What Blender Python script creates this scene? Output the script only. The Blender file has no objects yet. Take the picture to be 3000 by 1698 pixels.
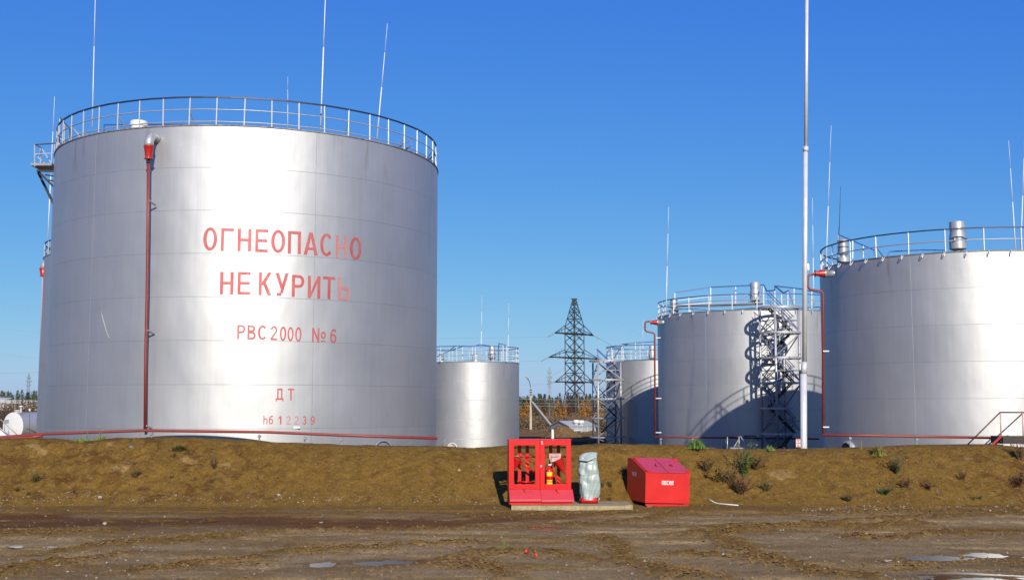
import bpy, bmesh, math, random
import numpy as np
from math import sin, cos, pi, tan, atan2, hypot, sqrt, radians
from mathutils import Vector, Matrix
random.seed(7)
S = bpy.context.scene
COL = S.collection
EYE = 2.4
FPX = 3384.5
PITCH = 0.100246
YARD = -0.9

# ------------------------------------------------------------ measuring helpers (photo pixels -> world)
_u = Vector((0, -sin(PITCH), cos(PITCH))); _f = Vector((0, cos(PITCH), sin(PITCH)))
def ray(px, py):
    return Vector((1, 0, 0)) * (px - 1500) + _u * (849 - py) + _f * FPX
def at(px, py, Y):
    d = ray(px, py); t = Y / d.y
    return Vector((d.x * t, Y, EYE + d.z * t))
def onz(px, py, z=0.0):
    d = ray(px, py); t = (z - EYE) / d.z
    return Vector((d.x * t, d.y * t, z))
def oncyl(px, py, T, off=0.0):
    d = ray(px, py); X, Y, R = T['x'], T['y'], T['r'] + off
    a = d.x**2 + d.y**2; b = -2 * (d.x * X + d.y * Y); c = X * X + Y * Y - R * R
    t = (-b - sqrt(max(b * b - 4 * a * c, 0))) / (2 * a)
    return Vector((d.x * t, d.y * t, EYE + d.z * t))

# ------------------------------------------------------------ materials
def newmat(name):
    m = bpy.data.materials.new(name); m.use_nodes = True
    return m, m.node_tree.nodes, m.node_tree.links, m.node_tree.nodes['Principled BSDF']
ALB = 0.72
def mat(name, col, rough=0.5, metal=0.0, var=0.15, scale=4.0, bump=0.0, bscale=30.0, spec=0.5, col2=None, stretch=None, thr=None):
    col = tuple(c * ALB for c in col); col2 = tuple(c * ALB for c in col2) if col2 else None
    m, N, L, P = newmat(name)
    tc = N.new('ShaderNodeTexCoord'); mp = N.new('ShaderNodeMapping')
    L.new(tc.outputs['Object'], mp.inputs[0])
    if stretch: mp.inputs['Scale'].default_value = stretch
    n = N.new('ShaderNodeTexNoise'); n.inputs['Scale'].default_value = scale; n.inputs['Detail'].default_value = 8; n.inputs['Roughness'].default_value = 0.65
    L.new(mp.outputs[0], n.inputs['Vector'])
    r = N.new('ShaderNodeValToRGB'); L.new(n.outputs['Fac'], r.inputs[0])
    lo, hi = thr or (0.3, 0.7)
    r.color_ramp.elements[0].position = lo; r.color_ramp.elements[1].position = hi
    c2 = col2 or tuple(c * (1 - var * 2) for c in col)
    r.color_ramp.elements[0].color = (*c2, 1); r.color_ramp.elements[1].color = (*col, 1)
    L.new(r.outputs[0], P.inputs['Base Color'])
    P.inputs['Roughness'].default_value = rough; P.inputs['Metallic'].default_value = metal
    P.inputs['Specular IOR Level'].default_value = spec
    if bump:
        b = N.new('ShaderNodeBump'); b.inputs['Strength'].default_value = bump; b.inputs['Distance'].default_value = 0.02
        n2 = N.new('ShaderNodeTexNoise'); n2.inputs['Scale'].default_value = bscale; n2.inputs['Detail'].default_value = 6
        L.new(mp.outputs[0], n2.inputs['Vector']); L.new(n2.outputs['Fac'], b.inputs['Height']); L.new(b.outputs[0], P.inputs['Normal'])
    return m

def tank_mat(name, courses_top, base=(0.385, 0.388, 0.390), plate=6.0, metal=0.74, rough=0.505, seed=0.0):
    """aluminium paint on rolled plates: UV = (arc metres, metres below the rim)"""
    m, N, L, P = newmat(name)
    uv = N.new('ShaderNodeUVMap')
    off = N.new('ShaderNodeMapping'); off.inputs['Location'].default_value = (seed, 0, 0); L.new(uv.outputs[0], off.inputs[0])
    br = N.new('ShaderNodeTexBrick'); br.offset = 0.0; br.squash = 1.0
    br.inputs['Scale'].default_value = 1.0; br.inputs['Mortar Size'].default_value = 0.006
    br.inputs['Mortar Smooth'].default_value = 0.3; br.inputs['Brick Width'].default_value = plate; br.inputs['Row Height'].default_value = 1.49
    br.inputs['Color1'].default_value = (0.485, 0.485, 0.485, 1); br.inputs['Color2'].default_value = (0.525, 0.525, 0.525, 1); br.inputs['Mortar'].default_value = (0.3, 0.3, 0.3, 1)
    L.new(off.outputs[0], br.inputs['Vector'])
    # vertical brush / rain streaks
    ms = N.new('ShaderNodeMapping'); ms.inputs['Scale'].default_value = (2.6, 0.10, 1); L.new(off.outputs[0], ms.inputs[0])
    st = N.new('ShaderNodeTexNoise'); st.inputs['Scale'].default_value = 2.2; st.inputs['Detail'].default_value = 9; st.inputs['Roughness'].default_value = 0.6; L.new(ms.outputs[0], st.inputs['Vector'])
    # broad blotches
    bl = N.new('ShaderNodeTexNoise'); bl.inputs['Scale'].default_value = 0.35; bl.inputs['Detail'].default_value = 4; L.new(off.outputs[0], bl.inputs['Vector'])
    def math_(op, a, b=None, c=None):
        n = N.new('ShaderNodeMath'); n.operation = op
        for i, v in enumerate((a, b, c)):
            if v is None: continue
            if isinstance(v, (int, float)): n.inputs[i].default_value = v
            else: L.new(v, n.inputs[i])
        return n.outputs[0]
    k = math_('MULTIPLY_ADD', st.outputs['Fac'], 0.20, 0.90)
    k2 = math_('MULTIPLY_ADD', bl.outputs['Fac'], 0.25, 0.875)
    k3 = math_('MULTIPLY_ADD', br.outputs['Color'], 0.9, 0.54)
    kk = math_('MULTIPLY', math_('MULTIPLY', k, k2), k3)
    seam = math_('MULTIPLY_ADD', br.outputs['Fac'], -0.12, 1.0)
    kk = math_('MULTIPLY', kk, seam)
    mx = N.new('ShaderNodeVectorMath'); mx.operation = 'SCALE'; mx.inputs[0].default_value = base; L.new(kk, mx.inputs['Scale'])
    # faint rust run-off below the rim
    sv = N.new('ShaderNodeSeparateXYZ'); L.new(off.outputs[0], sv.inputs[0])
    rr = N.new('ShaderNodeTexNoise'); rr.inputs['Scale'].default_value = 1.0; rr.inputs['Detail'].default_value = 6
    m2 = N.new('ShaderNodeMapping'); m2.inputs['Scale'].default_value = (3.5, 0.35, 1); L.new(off.outputs[0], m2.inputs[0]); L.new(m2.outputs[0], rr.inputs['Vector'])
    edge = math_('MULTIPLY_ADD', sv.outputs['Y'], -0.55, 1.0)
    edge = math_('MAXIMUM', edge, 0.0)
    rust = math_('MULTIPLY', math_('MAXIMUM', math_('MULTIPLY_ADD', rr.outputs['Fac'], 5.0, -2.9), 0.0), edge)
    rust = math_('MINIMUM', rust, 0.4)
    mix = N.new('ShaderNodeMix'); mix.data_type = 'RGBA'; L.new(rust, mix.inputs['Factor']); L.new(mx.outputs[0], mix.inputs['A']); mix.inputs['B'].default_value = (0.20, 0.17, 0.13, 1)
    L.new(mix.outputs['Result'], P.inputs['Base Color'])
    P.inputs['Metallic'].default_value = metal
    rg = math_('MULTIPLY_ADD', bl.outputs['Fac'], 0.10, rough - 0.05)
    L.new(rg, P.inputs['Roughness'])
    # plate waviness + fine streak relief
    mw = N.new('ShaderNodeMapping'); mw.inputs['Scale'].default_value = (0.45, 0.28, 1); L.new(off.outputs[0], mw.inputs[0])
    wv = N.new('ShaderNodeTexNoise'); wv.inputs['Scale'].default_value = 1.0; wv.inputs['Detail'].default_value = 2.5; L.new(mw.outputs[0], wv.inputs['Vector'])
    h = math_('MULTIPLY_ADD', wv.outputs['Fac'], 0.075, math_('MULTIPLY', st.outputs['Fac'], 0.002))
    h = math_('MULTIPLY_ADD', br.outputs['Fac'], -0.005, h)
    bp = N.new('ShaderNodeBump'); bp.inputs['Strength'].default_value = 0.8; bp.inputs['Distance'].default_value = 1.0
    L.new(h, bp.inputs['Height']); L.new(bp.outputs[0], P.inputs['Normal'])
    return m

def attr_mat(name, A, B, Cc, W):
    """soil: A base, B loose/brown (attr 'loose'), Cc pale, W wet (attr 'wet')"""
    A, B, Cc, W = [tuple(c * ALB for c in q) for q in (A, B, Cc, W)]
    m, N, L, P = newmat(name)
    tc = N.new('ShaderNodeTexCoord')
    def noise(sc, det, rough=0.6, st=None):
        n = N.new('ShaderNodeTexNoise'); n.inputs['Scale'].default_value = sc; n.inputs['Detail'].default_value = det; n.inputs['Roughness'].default_value = rough
        if st:
            mp = N.new('ShaderNodeMapping'); mp.inputs['Scale'].default_value = st; L.new(tc.outputs['Object'], mp.inputs[0]); L.new(mp.outputs[0], n.inputs['Vector'])
        else: L.new(tc.outputs['Object'], n.inputs['Vector'])
        return n.outputs['Fac']
    def ramp(v, a, b, ca=(0, 0, 0, 1), cb=(1, 1, 1, 1)):
        r = N.new('ShaderNodeValToRGB'); r.color_ramp.elements[0].position = a; r.color_ramp.elements[1].position = b
        r.color_ramp.elements[0].color = ca; r.color_ramp.elements[1].color = cb; L.new(v, r.inputs[0]); return r.outputs[0]
    def mix(f, a, b, mode='MIX'):
        x = N.new('ShaderNodeMix'); x.data_type = 'RGBA'; x.blend_type = mode
        for s, v in (('Factor', f), ('A', a), ('B', b)):
            if isinstance(v, (float, int)): x.inputs[s].default_value = v
            elif isinstance(v, tuple): x.inputs[s].default_value = v
            else: L.new(v, x.inputs[s])
        return x.outputs['Result']
    c = mix(ramp(noise(0.9, 8, 0.65, (0.5, 1.6, 1)), 0.38, 0.62), (*A, 1), (*Cc, 1))
    at_ = N.new('ShaderNodeAttribute'); at_.attribute_name = 'loose'
    c = mix(at_.outputs['Fac'], c, (*B, 1))
    c = mix(1.0, c, ramp(noise(3.5, 12, 0.8), 0.3, 0.7, (0.62, 0.58, 0.50, 1), (1.25, 1.24, 1.22, 1)), 'MULTIPLY')
    c = mix(1.0, c, ramp(noise(22, 6, 0.8), 0.35, 0.6, (0.60, 0.56, 0.48, 1), (1.18, 1.18, 1.18, 1)), 'MULTIPLY')
    # dark humus specks and pale grit
    c = mix(ramp(noise(14, 3, 0.5), 0.66, 0.72), c, (0.03, 0.014, 0.006, 1))
    c = mix(ramp(noise(55, 2, 0.5), 0.74, 0.78), c, (0.36, 0.33, 0.27, 1))
    aw = N.new('ShaderNodeAttribute'); aw.attribute_name = 'wet'
    c = mix(aw.outputs['Fac'], c, (*W, 1))
    L.new(c, P.inputs['Base Color'])
    mr = N.new('ShaderNodeMapRange'); L.new(aw.outputs['Fac'], mr.inputs[0]); mr.inputs[3].default_value = 0.95; mr.inputs[4].default_value = 0.85
    L.new(mr.outputs[0], P.inputs['Roughness']); P.inputs['Specular IOR Level'].default_value = 0.08
    b = N.new('ShaderNodeBump'); b.inputs['Strength'].default_value = 1.0; b.inputs['Distance'].default_value = 0.05
    a1 = N.new('ShaderNodeMath'); a1.operation = 'ADD'; L.new(noise(9, 10, 0.75), a1.inputs[0]); L.new(noise(45, 5, 0.7), a1.inputs[1])
    L.new(a1.outputs[0], b.inputs['Height']); L.new(b.outputs[0], P.inputs['Normal'])
    return m

BIGSEED = 0.0
M = {}
M['big'] = tank_mat('aluminium_paint_near', 8, plate=8.3, seed=BIGSEED)
M['tank'] = tank_mat('aluminium_paint_far', 6, plate=5.6, seed=9.0)
M['silver'] = mat('silver_paint', (0.50, 0.51, 0.53), 0.45, 0.4, 0.12, 6)
M['steel'] = mat('galvanised_steel', (0.55, 0.57, 0.60), 0.38, 0.6, 0.2, 9)
M['grey_steel'] = mat('weathered_grey_steel', (0.34, 0.35, 0.38), 0.5, 0.4, 0.2, 7)
M['white'] = mat('white_paint', (0.78, 0.78, 0.76), 0.45, 0, 0.1, 8)
M['rail_dark'] = mat('dark_blue_rail', (0.015, 0.025, 0.07), 0.5, 0.1, 0.2, 8)  # one even dark blue all round the rail
M['rail_blue'] = mat('blue_rail', (0.035, 0.10, 0.33), 0.45, 0.1, 0.2, 8)  # one even mid blue all round the rail
M['roof'] = mat('roof_plate', (0.30, 0.31, 0.33), 0.6, 0.3, 0.3, 1.5, col2=(0.10, 0.09, 0.08))
M['rustrim'] = mat('rusty_rim_steel', (0.34, 0.33, 0.33), 0.7, 0.2, 0.3, 5, col2=(0.10, 0.055, 0.035))
M['red'] = mat('red_enamel', (0.66, 0.006, 0.008), 0.34, 0, 0.06, 3, spec=0.35)
M['red_old'] = mat('weathered_red_enamel', (0.66, 0.022, 0.018), 0.38, 0, 0.10, 2.5, spec=0.4, col2=(0.50, 0.012, 0.012))
M['darkred'] = mat('dark_red_handle_paint', (0.20, 0.01, 0.01), 0.4, 0, 0.1, 3)
M['red_lid_sheen'] = mat('red_enamel_lid_sky_sheen', (0.62, 0.055, 0.07), 0.36, 0, 0.10, 2.5, spec=0.5)  # paler, pinkish red: sky reflection put into the lid colour
M['redpipe'] = mat('faded_red_pipe_paint', (0.30, 0.022, 0.018), 0.5, 0, 0.25, 6, col2=(0.15, 0.035, 0.02))
M['redfoam'] = mat('red_foam_chamber_paint', (0.48, 0.018, 0.014), 0.35, 0, 0.15, 5)
M['black'] = mat('black_rubber', (0.012, 0.012, 0.014), 0.6, 0, 0.1, 9)
M['yellow'] = mat('yellow_label', (0.80, 0.60, 0.02), 0.5, 0, 0.05, 30)
M['concrete'] = mat('concrete', (0.50, 0.45, 0.36), 0.9, 0, 0.18, 3, 0.6, 25, 0.2)
M['slab'] = mat('rough_concrete_slab', (0.42, 0.34, 0.20), 0.92, 0, 0.2, 5, 0.9, 18, 0.2, col2=(0.26, 0.19, 0.09))
M['tarp'] = mat('pale_green_plastic_cover', (0.36, 0.43, 0.405), 0.40, 0, 0.05, 3, 0.15, 30, 0.5)
M['pylon'] = mat('dark_pylon_steel', (0.018, 0.017, 0.018), 0.7, 0.2, 0.2, 3)
M['farpylon'] = mat('grey_pylon_steel', (0.24, 0.27, 0.31), 0.7, 0.2, 0.1, 3)
M['wire'] = mat('line_wire', (0.20, 0.26, 0.33), 0.6, 0.2, 0.05, 3)
M['glass_ins'] = mat('insulator_glass', (0.30, 0.36, 0.36), 0.25, 0, 0.1, 6)
M['soilpile'] = mat('loose_brown_soil', (0.22, 0.145, 0.06), 0.95, 0, 0.3, 1.2, 0.8, 9, 0.1, col2=(0.10, 0.05, 0.02))
M['clod'] = mat('brown_clod', (0.235, 0.150, 0.055), 0.95, 0, 0.2, 9, 0.5, 30, 0.05, col2=(0.13, 0.075, 0.03))
M['yardshade'] = mat('painted_yard_shade', (0.010, 0.008, 0.006), 0.95, 0, 0.2, 1.0, 0.3, 9, 0.05)  # near-black colour standing for deep shade on the yard floor
M['shed'] = mat('dark_brown_boards', (0.035, 0.017, 0.012), 0.8, 0, 0.3, 2, stretch=(6, 6, 0.5))
M['farwall'] = mat('pale_wall_panels', (0.42, 0.44, 0.45), 0.8, 0, 0.1, 0.8)
M['trunk'] = mat('bark', (0.10, 0.075, 0.05), 0.9, 0, 0.3, 6)
M['birch'] = mat('birch_bark', (0.42, 0.40, 0.36), 0.8, 0, 0.3, 6)
M['conifer'] = mat('pine_needles', (0.085, 0.125, 0.035), 0.8, 0, 0.3, 0.8)
M['conifer2'] = mat('dark_spruce_needles', (0.04, 0.07, 0.028), 0.8, 0, 0.3, 0.8)
M['larch'] = mat('golden_larch_needles', (0.48, 0.20, 0.02), 0.7, 0, 0.25, 1.5)
M['rusty_leaf'] = mat('rusty_autumn_leaves', (0.19, 0.06, 0.025), 0.8, 0, 0.3, 1.5)
M['twig'] = mat('bare_brown_twigs', (0.18, 0.12, 0.06), 0.9, 0, 0.3, 1.5)
M['leaf'] = mat('green_weed_leaf', (0.16, 0.30, 0.05), 0.6, 0, 0.25, 12)
M['leafdark'] = mat('dark_weed_leaf', (0.08, 0.15, 0.03), 0.6, 0, 0.25, 12)
M['straw'] = mat('yellowing_grass_blade', (0.38, 0.32, 0.06), 0.7, 0, 0.25, 12)
M['deadstem'] = mat('dead_brown_stem', (0.20, 0.10, 0.04), 0.85, 0, 0.25, 12)
M['stone'] = mat('pale_stone', (0.42, 0.38, 0.30), 0.85, 0, 0.2, 8, 0.4, 15)
M['greystone'] = mat('grey_stone', (0.24, 0.25, 0.22), 0.85, 0, 0.2, 8, 0.4, 15)
M['redrail'] = mat('dark_red_rail_paint', (0.12, 0.022, 0.02), 0.5, 0, 0.2, 6)
M['darksteel'] = mat('dark_platform_steel', (0.022, 0.018, 0.018), 0.6, 0.1, 0.3, 4)
M['pinkpost'] = mat('pale_pink_post_paint', (0.62, 0.40, 0.38), 0.5, 0, 0.1, 6)
M['letter'] = mat('faded_red_letter_paint', (0.48, 0.055, 0.055), 0.6, 0.3, 0.2, 3.0, col2=(0.48, 0.17, 0.17), stretch=(2, 2, 0.5))
M['letter_sheen'] = mat('red_letter_paint_sheen', (0.56, 0.17, 0.16), 0.6, 0.3, 0.2, 3.0, col2=(0.52, 0.30, 0.30), stretch=(2, 2, 0.5))  # lighter red for a few letters, the shell's sheen painted in
M['bluepipe'] = mat('galvanised_mast_tube', (0.70, 0.70, 0.70), 0.40, 0.15, 0.1, 3)
M['wood'] = mat('grey_wood', (0.20, 0.15, 0.10), 0.9, 0, 0.2, 6)
def water_mat():
    m, N, L, P = newmat('puddle_water')
    P.inputs['Base Color'].default_value = (0.035, 0.018, 0.006, 1); P.inputs['Roughness'].default_value = 0.04
    P.inputs['Specular IOR Level'].default_value = 0.9
    return m
M['water'] = water_mat()

# ------------------------------------------------------------ mesh builder
class MB:
    def __init__(s): s.v = []; s.f = []; s.smooth = []; s.mi = []
    def add(s, vs, fs, sm=False, mi=0):
        o = len(s.v); s.v += [tuple(p) for p in vs]; s.f += [tuple(i + o for i in f) for f in fs]; s.smooth += [sm] * len(fs); s.mi += [mi] * len(fs)
    def box(s, c, sz, rz=0, M4=None, mi=0):
        x, y, z = [d / 2 for d in sz]; vs = []
        for a in (-x, x):
            for b in (-y, y):
                for d in (-z, z):
                    vs.append(Vector((a, b, d)))
        R = Matrix.Rotation(rz, 3, 'Z')
        vs = [R @ p + Vector(c) for p in vs]
        if M4: vs = [M4 @ p for p in vs]
        s.add(vs, [(0, 1, 3, 2), (4, 6, 7, 5), (0, 4, 5, 1), (2, 3, 7, 6), (0, 2, 6, 4), (1, 5, 7, 3)], mi=mi)
    def tube(s, pts, r, n=8, r2=None, cap=True, closed=False, mi=0, sm=True):
        pts = [Vector(p) for p in pts]; m = len(pts); rings = []
        up0 = None
        for i, p in enumerate(pts):
            a = pts[i - 1] if (i > 0 or closed) else p
            b = pts[(i + 1) % m] if (i < m - 1 or closed) else p
            t = (b - a)
            if t.length < 1e-9: t = Vector((0, 0, 1))
            t.normalize()
            if up0 is None:
                up0 = Vector((0, 0, 1)) if abs(t.z) < 0.9 else Vector((0, 1, 0))
            x = up0.cross(t)
            if x.length < 1e-3: x = Vector((1, 0, 0)).cross(t)
            x.normalize(); y = t.cross(x).normalized(); up0 = y
            rr = r if r2 is None else r + (r2 - r) * i / (m - 1)
            rings.append([p + (x * cos(2 * pi * (k + .5) / n) + y * sin(2 * pi * (k + .5) / n)) * rr for k in range(n)])
        vs = [q for R in rings for q in R]; fs = []
        for i in range(m if closed else m - 1):
            j = (i + 1) % m
            for k in range(n):
                fs.append((i * n + k, i * n + (k + 1) % n, j * n + (k + 1) % n, j * n + k))
        if cap and not closed: fs += [tuple(range(n))[::-1], tuple(range((m - 1) * n, m * n))]
        s.add(vs, fs, sm and n > 4, mi)
    def bar(s, a, b, w=0.05, n=4): s.tube([a, b], w * 0.7, n)
    def lathe(s, prof, c=(0, 0, 0), axis=None, n=24, a0=0, a1=2 * pi, sm=True, mi=0):
        c = Vector(c); full = abs(a1 - a0 - 2 * pi) < 1e-6
        ax = Vector(axis).normalized() if axis else Vector((0, 0, 1))
        q = Vector((0, 0, 1)).rotation_difference(ax)
        k = n if full else n + 1; vs = []
        for r, z in prof:
            for i in range(k):
                a = a0 + (a1 - a0) * i / n
                vs.append(q @ Vector((r * cos(a), r * sin(a), z)) + c)
        fs = []
        for j in range(len(prof) - 1):
            for i in range(n):
                i2 = (i + 1) % k
                fs.append((j * k + i, j * k + i2, (j + 1) * k + i2, (j + 1) * k + i))
        s.add(vs, fs, sm, mi)
    def build(s, name, m, parent=None, auto=True):
        me = bpy.data.meshes.new(name); me.from_pydata(s.v, [], s.f)
        for i, p in enumerate(me.polygons): p.use_smooth = s.smooth[i]; p.material_index = s.mi[i]
        for mm in (m if isinstance(m, (list, tuple)) else [m]): me.materials.append(mm)
        me.update()
        o = bpy.data.objects.new(name, me); COL.objects.link(o)
        if parent: o.parent = parent; o.matrix_parent_inverse = Matrix.Translation(-parent.location)
        return o
def sharp(o, ang=35):
    me = o.data; bm = bmesh.new(); bm.from_mesh(me)
    for e in bm.edges:
        if len(e.link_faces) == 2 and e.calc_face_angle(0) > radians(ang): e.smooth = False
    bm.to_mesh(me); bm.free(); return o
def tag(o, label, cat, group=None, kind=None):
    if label: o['label'] = label
    if cat: o['category'] = cat
    if group: o['group'] = group
    if kind: o['kind'] = kind
    return o
def thing(name, label, cat, loc, group=None):
    o = bpy.data.objects.new(name, None); COL.objects.link(o); o.location = loc; o.empty_display_size = 0.3
    bpy.context.view_layer.update()
    return tag(o, label, cat, group)
def bevel(o, w=0.01, seg=2):
    b = o.modifiers.new('bevel', 'BEVEL'); b.width = w; b.segments = seg; b.limit_method = 'ANGLE'; return o

# ------------------------------------------------------------ numpy noise
def _h(ix, iy, seed):
    n = (ix.astype(np.int64) * 374761393 + iy.astype(np.int64) * 668265263 + seed * 974711) & 0xffffffff
    n = ((n ^ (n >> 13)) * 1274126177) & 0xffffffff
    return ((n ^ (n >> 16)) & 0xffff) / 65535.0
def vnoise(x, y, seed=0):
    ix = np.floor(x); iy = np.floor(y); fx = x - ix; fy = y - iy
    fx = fx * fx * (3 - 2 * fx); fy = fy * fy * (3 - 2 * fy)
    a = _h(ix, iy, seed); b = _h(ix + 1, iy, seed); c = _h(ix, iy + 1, seed); d = _h(ix + 1, iy + 1, seed)
    return (a + (b - a) * fx) * (1 - fy) + (c + (d - c) * fx) * fy
def fbm(x, y, o=4, seed=0, g=0.5):
    s = 0; a = 1; t = 0
    for i in range(o):
        s = s + a * vnoise(x * 2**i + 17.3 * i, y * 2**i + 5.1 * i, seed + i); t += a; a *= g
    return s / t
def gridmesh(name, X, Y, Z, attrs, m):
    ny, nx = X.shape
    v = np.stack([X, Y, Z], -1).reshape(-1, 3)
    idx = np.arange(nx * ny).reshape(ny, nx)
    f = np.stack([idx[:-1, :-1], idx[:-1, 1:], idx[1:, 1:], idx[1:, :-1]], -1).reshape(-1, 4)
    me = bpy.data.meshes.new(name); me.vertices.add(len(v)); me.vertices.foreach_set('co', v.ravel())
    me.loops.add(f.size); me.loops.foreach_set('vertex_index', f.ravel().astype(np.int32))
    me.polygons.add(len(f)); me.polygons.foreach_set('loop_start', (np.arange(len(f)) * 4).astype(np.int32))
    me.polygons.foreach_set('use_smooth', np.ones(len(f), bool)); me.update(calc_edges=True); me.validate()
    for k, a in attrs.items():
        at_ = me.attributes.new(k, 'FLOAT', 'POINT'); at_.data.foreach_set('value', a.ravel().astype(np.float32))
    me.materials.append(m)
    o = bpy.data.objects.new(name, me); COL.objects.link(o); return o
def ss(a, b, x):
    t = np.clip((x - a) / (b - a), 0, 1); return t * t * (3 - 2 * t)

# ------------------------------------------------------------ ground
LINES = [  # rows of loose soil pushed up by wheels, traced on the ground
 [(2000,1565),(2200,1540),(2400,1532),(2650,1516),(3050,1502)], [(2105,1545),(2088,1575),(2130,1602),(2200,1620),(2280,1650),(2400,1676),(2560,1695)],
 [(2100,1562),(2180,1549),(2400,1536),(2560,1541),(2700,1530)], [(2620,1575),(2750,1558),(2850,1562),(3050,1558)], [(1980,1618),(2150,1625),(2300,1658)],
 [(1960,1655),(2100,1692)], [(2640,1650),(2750,1648),(2900,1630),(3050,1662)], [(1000,1556),(1200,1545),(1400,1549),(1600,1540),(1750,1530),(1900,1519),(2010,1500)],
 [(1720,1568),(1780,1600),(1850,1630),(1950,1665),(2010,1695)], [(1330,1638),(1400,1650),(1490,1685)], [(1040,1675),(1200,1655),(1330,1645),(1420,1622),(1600,1620),(1760,1642)],
 [(1130,1600),(1400,1590)], [(130,1625),(250,1600),(400,1590),(560,1580),(800,1560),(1000,1552)], [(-40,1560),(320,1554)], [(-40,1695),(100,1660),(280,1640),(350,1618)],
 [(430,1668),(600,1650),(780,1638)], [(2450,1503),(2700,1500),(3050,1490)], [(1400,1512),(1900,1500)], [(2500,1568),(2560,1572)], [(850,1620),(960,1612),(1040,1600)]]
PUD = [(945,1649,36,6),(1112,1643,72,5),(2880,1622,60,6),(2745,1630,80,5),(2760,1688,52,5),(2870,1695,90,8),(2920,1549,90,2.2),(530,1534,34,3),(470,1520,70,3),(722,1534,24,2.5),(1588,1543,45,2.5),(760,1515,20,1.5)]
def build_ground():
    xs = np.concatenate([[-3000, -1200, -500, -200, -90, -45, -28, -20], np.arange(-15.5, 15.5, 0.05), [20, 28, 45, 90, 200, 500, 1200, 3000]])
    ys = np.concatenate([[-300, -60, -10, 5, 11, 14], np.arange(15.5, 29.6, 0.055), [31, 33, 35, 38, 45, 60, 100, 200, 400, 800, 1600, 4000]])
    X, Y = np.meshgrid(xs, ys)
    d = np.full(X.shape, 9.0)
    wx = X + 0.9 * (fbm(X * 0.5, Y * 0.5, 3, 3) - .5); wy = Y + 0.9 * (fbm(X * 0.45, Y * 0.45, 3, 9) - .5)
    for ln in LINES:
        p = [onz(*q) for q in ln]
        for a, b in zip(p[:-1], p[1:]):
            ax, ay, bx, by = a.x, a.y, b.x, b.y; L2 = (bx - ax)**2 + (by - ay)**2
            t = np.clip(((wx - ax) * (bx - ax) + (wy - ay) * (by - ay)) / L2, 0, 1)
            d = np.minimum(d, np.hypot(wx - ax - t * (bx - ax), (wy - ay - t * (by - ay))))
    w = 0.12 + 0.34 * fbm(X * 0.7, Y * 0.7, 3, 21)
    loose = np.exp(-(d / w)**2)
    clod = fbm(X * 7, Y * 7, 4, 31, 0.65)
    fine = ((X > -15.4) & (X < 15.4) & (Y > 15.6) & (Y < 29.4)).astype(float)
    Z = 0.05 * (fbm(X * 0.5, Y * 0.5, 3, 41) - .5) + 0.020 * (fbm(X * 3, Y * 3, 3, 5) - .5)
    Z = Z + loose * (0.035 + 0.17 * (clod - 0.45)) + 0.03 * (clod - .5)
    # tread marks running with the curved tracks
    tr = fbm(X * 0.35, Y * 2.6 + 0.8 * X * 0.3, 3, 77)
    Z = Z - 0.05 * ss(0.52, 0.68, tr) * (1 - loose)
    # gutter of wet mud along the bank foot, left half
    gx = ss(4.5, -3.0, X)
    gy = np.exp(-((Y - (25.3 + 0.5 * np.sin(X * 0.35) + 0.08 * X + 3.2 * (fbm(X * .35, Y * .5, 3, 53) - .5))) / (.6 + 1.3 * fbm(X * .6, Y * 0, 2, 54)))**2)
    n1 = fbm(X * 0.9, Y * 2.0, 5, 55, .6)
    wet = np.clip(gx * gy * 1.6 * ss(0.30, 0.52, n1 + 0.12 * gx) * (0.55 + 0.6 * fbm(X * 4, Y * 9, 3, 57)), 0, .9)
    low = ss(8, 10, X) * ss(19.6, 18.6, Y) * ss(.35, .6, fbm(X * .9, Y * 3, 3, 61)) * .6
    wet = np.maximum(wet, low)
    Z = Z - 0.05 * gx * gy
    for i, (px, py, hw, hh) in enumerate(PUD):
        c = onz(px, py); sc = c.y / FPX; a = hw * sc; b = max(hh * 1.3 * c.y**2 / (EYE * FPX), .14)
        ang = 0.0
        q = np.hypot((X - c.x) / a, (Y - c.y) / b) + 1.5 * (fbm(X * 3.2 + i, Y * 5.5, 4, 70 + i, .6) - .5)
        m = ss(1.25, 0.85, q)
        yo = np.where(Y < c.y, .45, 1.0)
        fl = ss(1.0, .45, np.hypot((X - c.x) / (a + .7), (Y - c.y) * yo / (b + .5)))
        Z = Z * (1 - fl) + fl * (-0.012 + .006 * (clod - .5)); loose = loose * (1 - fl * .6)
        Z = Z * (1 - m) - 0.05 * m
        rimm = ss(2.2, 1.0, q) * (1 - m) * .5
        wet = np.maximum(wet, np.maximum(m * .85, rimm)); loose = loose * (1 - m)
    Z = Z * fine
    Z = Z + (YARD) * ss(29.6, 35, Y)
    Z = np.where(Y > 34, YARD, Z)
    loose = np.clip(loose * 1.1 * ss(0.25, 0.5, clod) + 0.5 * ss(0.5, 0.66, fbm(X * 0.45, Y * 1.3, 4, 88)) + .95 * ss(25.8, 28, Y + .8 * fbm(X * .8, Y, 3, 63)), 0, 1)
    g = gridmesh('ground', X, Y, Z, {'loose': loose, 'wet': wet}, attr_mat('trodden_road_soil', (0.36, 0.255, 0.125), (0.275, 0.168, 0.050), (0.48, 0.36, 0.20), (0.14, 0.060, 0.020)))
    tag(g, None, None, kind='structure')
    for i, (px, py, hw, hh) in enumerate(PUD):
        c = onz(px, py); sc = c.y / FPX; a = hw * sc * 2.4; b = max(hh * 1.3 * c.y**2 / (EYE * FPX), .14) * 2.4
        mb = MB(); vs = [(c.x + a * cos(t * pi / 12), c.y + b * sin(t * pi / 12), -0.020 - i * .0006) for t in range(24)]
        mb.add(vs, [tuple(range(24))]); o = mb.build('puddle_water', M['water']); tag(o, None, None, kind='structure')
    return X, Y, Z
GX, GY, GZ = build_ground()
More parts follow.
